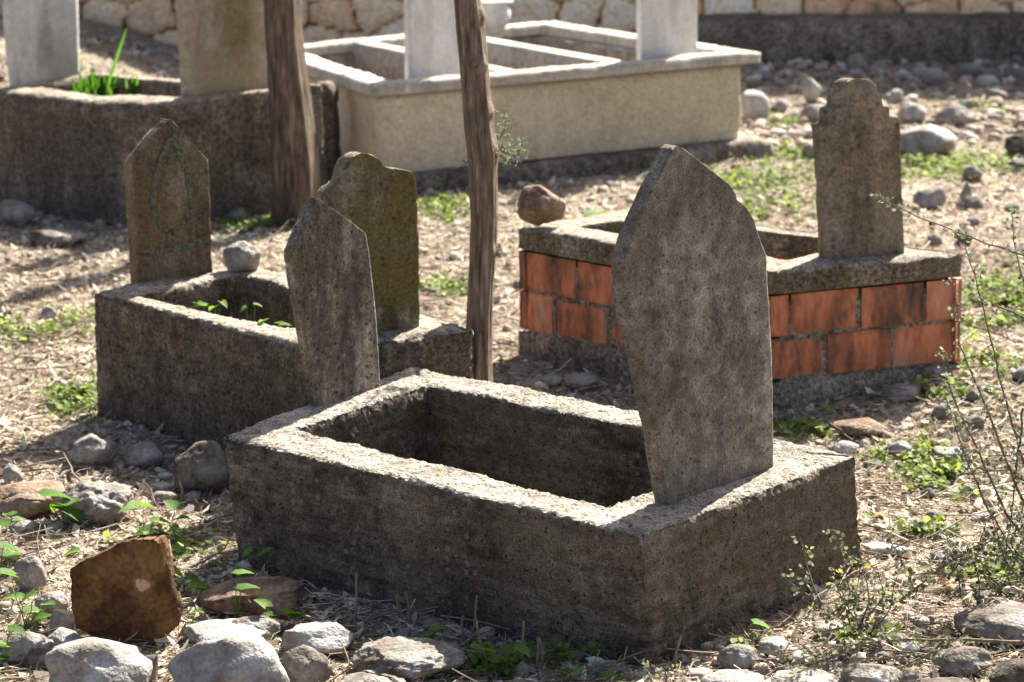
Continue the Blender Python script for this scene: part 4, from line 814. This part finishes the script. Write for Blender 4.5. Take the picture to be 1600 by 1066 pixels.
# litter: curled chips and dead leaves
lt = []
for i in range(4):
    q = np.random.default_rng(i); V = np.array([(-1, 0, 0), (-0.4, 0.42, 0.1), (0.4, 0.38, 0.0), (1, 0, 0.25), (0.4, -0.42, 0.1), (-0.4, -0.38, 0.05)]) + q.normal(0, 0.12, (6, 3)); lt.append((V, np.array([[0, 1, 2, 5], [5, 2, 3, 4]])))
x, y = wedge(120000, 5.6, 17.2, r, 1.0); bare = fbm(np.c_[x * 1.6, y * 1.6, x * 0], 24, 3); ok = (r.uniform(0, 1, len(x)) < np.clip(0.75 + bare, 0.25, 1)) & ~blocked(x, y) & (y < wallY(x)) & ~((y > 13.4) & (x > 1.2) & (r.uniform(0, 1, len(x)) < 0.7)); x, y = x[ok], y[ok]
scatter('leaf_litter', lt, x, y, 0.004 + 0.013 * r.uniform(0, 1, len(x)) ** 1.6 + 0.012 * (r.uniform(0, 1, len(x)) > 0.88), M_litter, r.uniform(0, 1, len(x)), r, 0.5, 0.35, (0.5, 1.5))
# straw: thin bent stalks
stt = []
for i in range(5):
    q = np.random.default_rng(40 + i); P = np.array([(-1, 0, 0.02), (-0.3, q.uniform(-.15, .15), 0.05), (0.35, q.uniform(-.15, .15), q.uniform(0, .15)), (1, q.uniform(-.3, .3), q.uniform(0.0, .3))]); V, F = tube(P, 0.035, 0.02, 3); stt.append((V, F))
x, y = wedge(75000, 5.6, 17.2, r, 1.0); ok = ~blocked(x, y) & (y < wallY(x)); x, y = x[ok], y[ok]
scatter('dry_straw', stt, x, y, r.uniform(0.012, 0.05, len(x)) * (1 + (r.uniform(0, 1, len(x)) > .96)), M_straw, r.uniform(0, 1, len(x)), r, 0.25, 0.15, (0.7, 1.1))

x, y = wedge(1500, 5.6, 11.0, r, 1.0); ok = ~blocked(x, y); x, y = x[ok], y[ok]
scatter('fallen_twigs', stt, x, y, r.uniform(0.04, 0.12, len(x)), M_twig, r.uniform(0.3, 1, len(x)), r, 0.12, 0.3, (0.5, 0.9))
# ------------------------------------------------------------------ green ground cover patches
patches0 = [(1150, 285, 130, 40, 900), (1230, 190, 60, 14, 400), (1440, 262, 170, 22, 1300), (1570, 480, 75, 45, 1300), (1250, 670, 50, 20, 500), (1430, 720, 60, 18, 260), (1490, 760, 90, 20, 380), (690, 330, 60, 18, 240), (700, 455, 60, 12, 160), (50, 515, 110, 28, 420), (118, 625, 45, 24, 420),
    (395, 352, 60, 8, 200), (1420, 855, 70, 22, 300), (1190, 330, 90, 18, 260), (1520, 175, 60, 12, 160), (900, 265, 160, 10, 260), (830, 660, 50, 14, 120), (150, 870, 60, 16, 60), (1480, 650, 60, 18, 200), (700, 1035, 90, 14, 120), (830, 1035, 90, 16, 160), (1260, 1010, 110, 14, 240), (270, 855, 60, 22, 90), (1560, 900, 80, 24, 240), (1540, 600, 60, 20, 160), (1240, 240, 50, 12, 200)]
patches = [(a_, b_, c_, d_, int(n_ * 2.4)) for a_, b_, c_, d_, n_ in patches0]
LCs = []; TN = []
r = np.random.default_rng(77)
for px, py, wx, wy, n_ in patches:
    q = r.normal(0, 0.5, (n_, 2)); P = np.array([G(px + a_ * wx, py + b_ * wy, 0) for a_, b_ in q]); 
    # clumps
    P[:, 0] += 0.03 * vn(P * 25, 2); P[:, 1] += 0.04 * vn(P * 25, 3)
    cl = fbm(P * np.array([7, 7, 1]), 6, 2); P = P[cl > -0.15]
    P = P[~blocked(P[:, 0], P[:, 1])]
    P[:, 2] = gz(P[:, 0], P[:, 1]) + r.uniform(0.006, 0.035, len(P)); LCs.append(P); TN.append(np.clip(r.normal(0.6, 0.25, len(P)), 0, 1))
LC = np.concatenate(LCs); TN = np.concatenate(TN); v_, f_ = leaves(LC, 0.020, np.array([0, -0.15, 1.0]), 0.42, 0.45, r)
tag(obj('ground_cover', v_, f_, M_cover, tone=np.repeat(TN, 6)), kind='stuff')

# ------------------------------------------------------------------ seedlings: stalks with broad lobed leaves
def broad_leaf(c, size, az, tilt, r):
    """arrow-shaped leaf, slightly folded and curled; returns V,F (quads)"""
    sh = [(0.0, 0.0), (-0.28, 0.30), (0.05, 0.42), (0.45, 0.36), (0.8, 0.18), (1.0, 0.0)]
    mid = [(0.0, 0), (0.02, 0), (0.2, 0), (0.5, 0), (0.8, 0), (1.0, 0)]
    V = []; 
    for (x_, y_), (mx, _) in zip(sh, mid): V += [(x_, y_, abs(y_) * 0.45 - 0.25 * x_ ** 2), (mx, 0, -0.25 * mx ** 2), (x_, -y_, abs(y_) * 0.45 - 0.25 * x_ ** 2)]
    V = np.array(V) * size; F = []
    for i in range(5): F += [[3 * i, 3 * i + 3, 3 * i + 4, 3 * i + 1], [3 * i + 1, 3 * i + 4, 3 * i + 5, 3 * i + 2]]
    ct_, st_ = math.cos(tilt), math.sin(tilt); V = V @ np.array([[ct_, 0, -st_], [0, 1, 0], [st_, 0, ct_]]); ca, sa = math.cos(az), math.sin(az); V = V @ np.array([[ca, sa, 0], [-sa, ca, 0], [0, 0, 1]])
    return V + c, np.array(F)
def seedling(lvs, bx, by, label, zb=0.0, group='broad-leaved seedlings', size=30, seed=0):
    """lvs: leaf positions in the photo; (bx,by) foot of the plant"""
    r = np.random.default_rng(seed + 300); b = G(bx, by, zb) if zb == 0 else G(np.mean([q[0] for q in lvs]), np.mean([q[1] for q in lvs]) + 2, 0.40); b[2] = drop(b) if zb == 0 else zb
    t = thing('seedling', b, label, 'plant', group); st = []; 
    for (lx, ly) in lvs:
        P = atY(lx, ly, b[1] + r.uniform(-0.02, 0.02)); P[2] = max(P[2], b[2] + 0.012); sz = size * 1.25 * r.uniform(0.7, 1.2) / FPX * b[1]
        pts = [b + (P - b) * q + np.array([r.uniform(-.3, .3), 0, 0]) * 0.02 * math.sin(q * 3.1) for q in np.linspace(0, 1, 5)]; v_, f_ = tube(pts, 0.0016, 0.0011); st.append((v_, f_, 0.7))
        v_, f_ = broad_leaf(P, sz, r.uniform(-0.9, 0.9) + (math.pi if r.uniform() < 0.45 else 0), r.uniform(-0.5, 0.35), r); obj('leaf', v_, f_, M_green, t, tone=np.full(len(v_), r.uniform(0.35, 0.95)))
    v_, f_, tt = join(st); obj('stalk', v_, f_, M_green, t, tone=tt)
SD = [([(70, 776), (105, 790), (130, 795), (118, 808)], 105, 832, 'seedling with broad leaves in front of the craggy rock', 36),
    ([(18, 805), (8, 822), (28, 815)], 14, 838, 'seedling at the left edge under the sandy block', 26),
    ([(5, 855), (10, 870), (2, 885)], 4, 895, 'seedling at the left edge beside the low grey stone', 28),
    ([(210, 797), (225, 792), (240, 815), (236, 828)], 222, 840, 'seedling right of the craggy rock', 26),
    ([(272, 795), (278, 812)], 270, 832, 'small two-leaved seedling between craggy rock and front grave', 22),
    ([(120, 862)], 130, 880, 'single-leaved seedling above the red slab', 20),
    ([(255, 865), (280, 862), (262, 890), (272, 905), (255, 910), (290, 903)], 270, 925, 'leafy seedling cluster right of the red slab', 24),
    ([(325, 922)], 328, 930, 'low wide leaf beside the front grave corner', 34),
    ([(372, 898), (378, 922)], 368, 968, 'tall curled seedling on the long thin slab', 24),
    ([(303, 958), (296, 978)], 300, 985, 'pair of leaves right of the foot of the red slab', 22),
    ([(18, 900), (30, 935), (55, 930), (72, 945), (45, 958), (60, 968)], 40, 975, 'bushy seedling left of the red slab', 26),
    ([(415, 948), (425, 962), (450, 958), (462, 966)], 440, 985, 'seedling with three pointed leaves over the long thin slab', 24),
    ([(412, 988)], 412, 998, 'small round leaf on the flat white slab', 20),
    ([(503, 985)], 500, 1010, 'single leaf standing in front of the angular whitish rock', 20),
    ([(15, 985), (5, 1010), (8, 1030)], 10, 1045, 'seedling at the left edge near the corner boulder', 26),
    ([(475, 1045)], 470, 1072, 'dark green folded leaf in front of the largest pale boulder', 26),
    ([(395, 860), (420, 862)], 425, 918, 'shaded seedling against the wall of the front grave', 26),
    ([(332, 880)], 335, 905, 'shaded small leaf near the left corner of the front grave', 20),
    ([(870, 958)], 872, 1000, 'dark leaf against the long wall of the front grave', 34),
    ([(680, 985), (676, 998)], 672, 1012, 'little shaded seedling below the long wall', 18),
    ([(745, 1015), (790, 1020), (770, 1035), (805, 1012)], 775, 1052, 'spreading dark seedling in the shade of the front grave', 28),
    ([(905, 1052), (960, 1055), (968, 1068)], 940, 1080, 'seedling at the bottom edge under the front grave', 22),
    ([(1180, 975)], 1168, 1006, 'cupped leaf standing beside the near corner of the front grave', 26),
    ([(935, 335)], 930, 345, 'single bright leaf behind the block grave', 26)]
for i, (lv, bx, by, lab, s_) in enumerate(SD): seedling(lv, bx, by, lab, size=s_, seed=i)
seedling([(308, 474), (320, 478), (346, 472), (336, 480)], 326, 500, 'seedling at the back inside the left grave', zb=0.16, size=14, seed=40)
seedling([(385, 480), (398, 476)], 390, 512, 'shaded seedling in the middle of the left grave', zb=0.16, size=12, seed=41)
seedling([(414, 501), (440, 506), (450, 509)], 430, 530, 'bright seedling beside the small mottled headstone inside the left grave', zb=0.16, size=15, seed=42)
seedling([(1232, 392)], 1228, 415, 'bright leaf inside the block grave', zb=0.2, size=22, seed=43)
# earth inside the graves
for poly, z, nm in ((IT2, 0.16, 'soil'), (capI, 0.20, 'soil'), (di, 0.36, 'soil')):
    P = np.array(poly); c = P.mean(0); k = 24; rows = []
    n_ = len(P); edge = np.concatenate([[P[i] + (P[(i + 1) % n_] - P[i]) * t_ for t_ in np.linspace(0, 1, 8, endpoint=False)] for i in range(n_)]); edge = c + (edge - c) * 1.01
    V = np.concatenate([c + (edge - c) * q for q in np.linspace(1, 0.02, k)]); V[:, 2] = z + 0.02 * fbm(V * 6, 3, 3); F = gridF(k, len(edge), True); N_ = vnormals(V, F)
    if N_[:, 2].mean() < 0: F = F[:, ::-1]
    par = {0.16: left, 0.20: brick, 0.36: dark}[z]; obj('soil', V, F, M_soil, par)

# ------------------------------------------------------------------ blade plant in the dark grave
r = np.random.default_rng(8); bl = thing('blade_plant', G(170, 165, 0.36), 'tuft of bright green sword-shaped leaves growing in the dark brown grave', 'plant')
def blade(p0, p1, p2, w0, tone):
    n_ = 9; t_ = np.linspace(0, 1, n_)[:, None]; P = (1 - t_) ** 2 * p0 + 2 * t_ * (1 - t_) * p1 + t_ ** 2 * p2; w_ = w0 * np.clip(1.15 - t_ ** 2.2, 0.04, 1)
    sd = np.array([1.0, 0.25, 0]); V = np.concatenate([P - sd * w_, P + np.array([0, 0.004, 0]), P + sd * w_]); F = [[j * n_ + i, j * n_ + i + 1, (j + 1) * n_ + i + 1, (j + 1) * n_ + i] for j in range(2) for i in range(n_ - 1)]
    return V, np.array(F), tone
B_L = [(160, 150, 180, 95, 198, 44), (126, 150, 124, 120, 127, 92), (140, 150, 136, 125, 134, 108), (150, 150, 144, 120, 141, 104), (156, 152, 150, 122, 144, 98), (168, 152, 165, 130, 162, 118), (118, 150, 116, 130, 113, 120), (180, 152, 184, 130, 190, 122), (190, 152, 196, 132, 202, 124), (200, 152, 218, 118, 230, 152), (172, 152, 178, 126, 184, 116), (135, 152, 130, 132, 122, 112), (208, 153, 214, 132, 219, 128), (162, 152, 168, 124, 176, 112), (148, 153, 152, 132, 158, 112), (195, 153, 208, 126, 222, 134)]
rq = np.random.default_rng(4)
for k in range(26):
    bx_ = rq.uniform(112, 222); tx_ = bx_ + rq.uniform(-14, 18); B_L.append((bx_, 153, (bx_ + tx_) / 2 - 3, 132, tx_, rq.uniform(112, 138)))
for a_ in B_L:
    Yb = G(170, 150, 0.45)[1] + r.uniform(-0.06, 0.06); q0 = atY(a_[0], a_[1] + 12, Yb); q1 = atY(a_[2], a_[3], Yb + r.uniform(-.03, .03)); q2 = atY(a_[4], a_[5], Yb + r.uniform(-.05, .05))
    v_, f_, t_ = blade(q0, q1, q2, r.uniform(0.005, 0.009), r.uniform(0.1, 0.5)); obj('leaf', v_, f_, M_green, bl, tone=np.full(len(v_), t_))

# ------------------------------------------------------------------ dry stems sticking up in front of the grave
DS = [((552, 970), (560, 895)), ((560, 985), (543, 935)), ((512, 915), (512, 892)), ((630, 970), (617, 928)), ((645, 972), (632, 925)), ((680, 960), (672, 930)), ((733, 995), (748, 930)), ((760, 1035), (746, 968)), ((728, 1000), (722, 962)), ((820, 1035), (816, 970)), ((842, 1040), (838, 995)), ((848, 1040), (843, 995)), ((895, 1000), (898, 972)), ((912, 1070), (940, 1015)), ((972, 1066), (980, 1010)), ((1055, 1048), (1062, 992)), ((926, 1030), (924, 1005)), ((285, 790), (280, 752)), ((498, 745 + 150), (496, 880))]
dsl = ['thin dry stem stub standing in the shade along the long wall of the front grave'] * len(DS); dsl[13] = 'reddish dry stem leaning right at the bottom edge'; dsl[14] = 'thin upright dry stalk at the bottom edge below the near corner'; dsl[15] = 'pale broken stem stub standing by the near corner of the front grave'; dsl[17] = 'thin dry stalk in the shade above the seedling right of the craggy rock'
for i, (b_, t_) in enumerate(DS):
    P0_ = G(*b_, 0); P0_[2] = drop(P0_) - 0.01; P1_ = atY(*t_, P0_[1] + rng.uniform(-.02, .02)); k = 6; pts = [P0_ + (P1_ - P0_) * q + np.array([1, 0, 0]) * 0.004 * math.sin(q * 5 + i) for q in np.linspace(0, 1, k)]
    V, F = tube(pts, 0.0042 if i not in (13, 14) else 0.0022, 0.003 if i not in (13, 14) else 0.0012, 6)
    tag(obj('dry_stem', V, F, M_twig, origin=P0_, tone=np.full(len(V), 0.8)), dsl[i], 'stem', 'dry stems in front of the grave')

# ------------------------------------------------------------------ thorny twigs at the right
def shrub(label, Y, stems, leafy, seed, lsize=0.012, lt=(0.3, 0.8), root=None, r0=0.0048):
    r = np.random.default_rng(seed); tb = []; lc = []
    base = atY(*stems[0][0], Y); t = thing('shrub', (base[0], base[1], 0), label, 'shrub', 'thorny shrubs at the right')
    for si, pts in enumerate(stems):
        dy = r.uniform(-0.12, 0.12); P = np.array([atY(x, y, Y + dy * (i / len(pts))) for i, (x, y) in enumerate(pts)])
        P[:, 2] = np.maximum(P[:, 2], 0.004)
        s_ = np.r_[0, np.cumsum(np.linalg.norm(np.diff(P, axis=0), axis=1))]; n_ = max(6, int(s_[-1] / 0.015)); tt = np.linspace(0, s_[-1], n_); Q = np.stack([np.interp(tt, s_, P[:, i]) for i in range(3)], 1); Q += 0.004 * np.stack([vn(np.c_[Q[:, 2] * 30, Q[:, 0] * 30, tt], seed + k) for k in range(3)], 1)
        v_, f_ = tube(Q, r0 * (1 if si < 3 else 0.7), 0.001); tb.append((v_, f_, 0.6))
        for q in Q[::1]:  # thorns and side shoots
            d = r.normal(0, 1, 3); d /= np.linalg.norm(d); L2 = r.uniform(0.008, 0.022); v_, f_ = tube([q, q + d * L2 * 0.5, q + d * L2], 0.0011, 0.0004, 4); tb.append((v_, f_, 0.75))
            if r.uniform() < leafy: lc.append(q + d * L2 * 0.7 + r.normal(0, 0.007, (r.integers(2, 8), 3)))
    v_, f_, tt = join(tb); obj('branches', v_, f_, M_twig, t, tone=tt)
    lc = np.concatenate(lc); v_, f_ = leaves(lc, lsize, np.array([0, -0.4, 0.7]), 0.45, 0.9, r); obj('foliage', v_, f_, M_greygreen, t, tone=np.repeat(r.uniform(*lt, len(lc)), 6))
shrub('tall arching thorny shrub stems at the right edge', 6.75, [[(1640, 900), (1612, 760), (1575, 640), (1545, 520), (1522, 430), (1504, 375)], [(1640, 900), (1600, 790), (1565, 700), (1530, 610), (1500, 540), (1493, 470), (1489, 436)], [(1640, 900), (1570, 800), (1535, 720), (1498, 640), (1480, 590), (1466, 537)],
    [(1700, 480), (1640, 418), (1590, 396), (1520, 372), (1470, 352), (1430, 336), (1400, 322), (1364, 306)], [(1640, 560), (1610, 470), (1596, 430), (1588, 400), (1580, 335)], [(1620, 980), (1540, 790), (1500, 690), (1478, 620)], [(1600, 640), (1570, 880), (1562, 850)], [(1610, 500), (1560, 480), (1530, 460)], [(1545, 800), (1520, 740), (1500, 720)],
    [(1640, 920), (1580, 850), (1600, 780), (1640, 700)], [(1620, 760), (1575, 735), (1530, 733), (1500, 700)]], 0.75, 5, 0.011)
shrub('low sprawling grey-green shrub beside the right wall of the front grave', 6.35, [[(1470, 1045), (1400, 1010), (1345, 985), (1310, 965), (1285, 950), (1275, 930)], [(1285, 950), (1270, 915), (1258, 880), (1252, 838)], [(1285, 950), (1240, 915), (1222, 898)], [(1345, 985), (1330, 930), (1318, 880), (1306, 830)], [(1345, 985), (1360, 940), (1352, 900), (1335, 865)], [(1360, 990), (1390, 950), (1400, 900)], [(1330, 975), (1310, 920), (1300, 895)],
    [(1345, 985), (1380, 930), (1372, 895)], [(1310, 965), (1340, 920), (1345, 885)], [(1320, 980), (1290, 985), (1240, 975)], [(1360, 985), (1330, 960), (1310, 905)], [(1300, 960), (1325, 940), (1365, 915)]], 1.0, 6, 0.0115, (0.15, 1.0), r0=0.0035)
shrub('low dark-leaved shrub in the lower right behind the shaded boulder', 6.6, [[(1370, 970), (1430, 920), (1475, 885), (1530, 850), (1600, 830)], [(1600, 960), (1540, 900), (1500, 860), (1470, 830)], [(1620, 940), (1575, 880), (1560, 840), (1548, 800)], [(1640, 900), (1590, 870), (1530, 865), (1480, 870)], [(1500, 930), (1495, 880), (1480, 840)], [(1530, 930), (1525, 870), (1540, 820)], [(1600, 900), (1610, 850), (1590, 800)], [(1430, 920), (1400, 860), (1385, 830)], [(1480, 900), (1500, 880), (1515, 850)], [(1560, 930), (1580, 890), (1600, 860)]], 1.0, 7, 0.0115, (0.0, 0.65), r0=0.003)
shrub('thin leafy runner trailing along the bottom right', 6.0, [[(1640, 1005), (1560, 1002), (1480, 1000), (1400, 1000), (1330, 1008), (1270, 1012), (1200, 1022)], [(1330, 1008), (1300, 1030), (1250, 1040)], [(1480, 1000), (1440, 1030), (1400, 1045)]], 0.9, 8, 0.0105, (0.2, 0.9))
shrub('small grey-leaved sprig at the bottom edge below the near corner', 5.95, [[(1020, 1075), (1015, 1060), (1008, 1045)], [(1040, 1078), (1040, 1060), (1035, 1045)], [(1060, 1078), (1066, 1062), (1062, 1050)]], 1.0, 9, 0.010, (0.6, 0.9))

for o in list(bpy.data.objects):
    if '_org' in o: del o['_org']
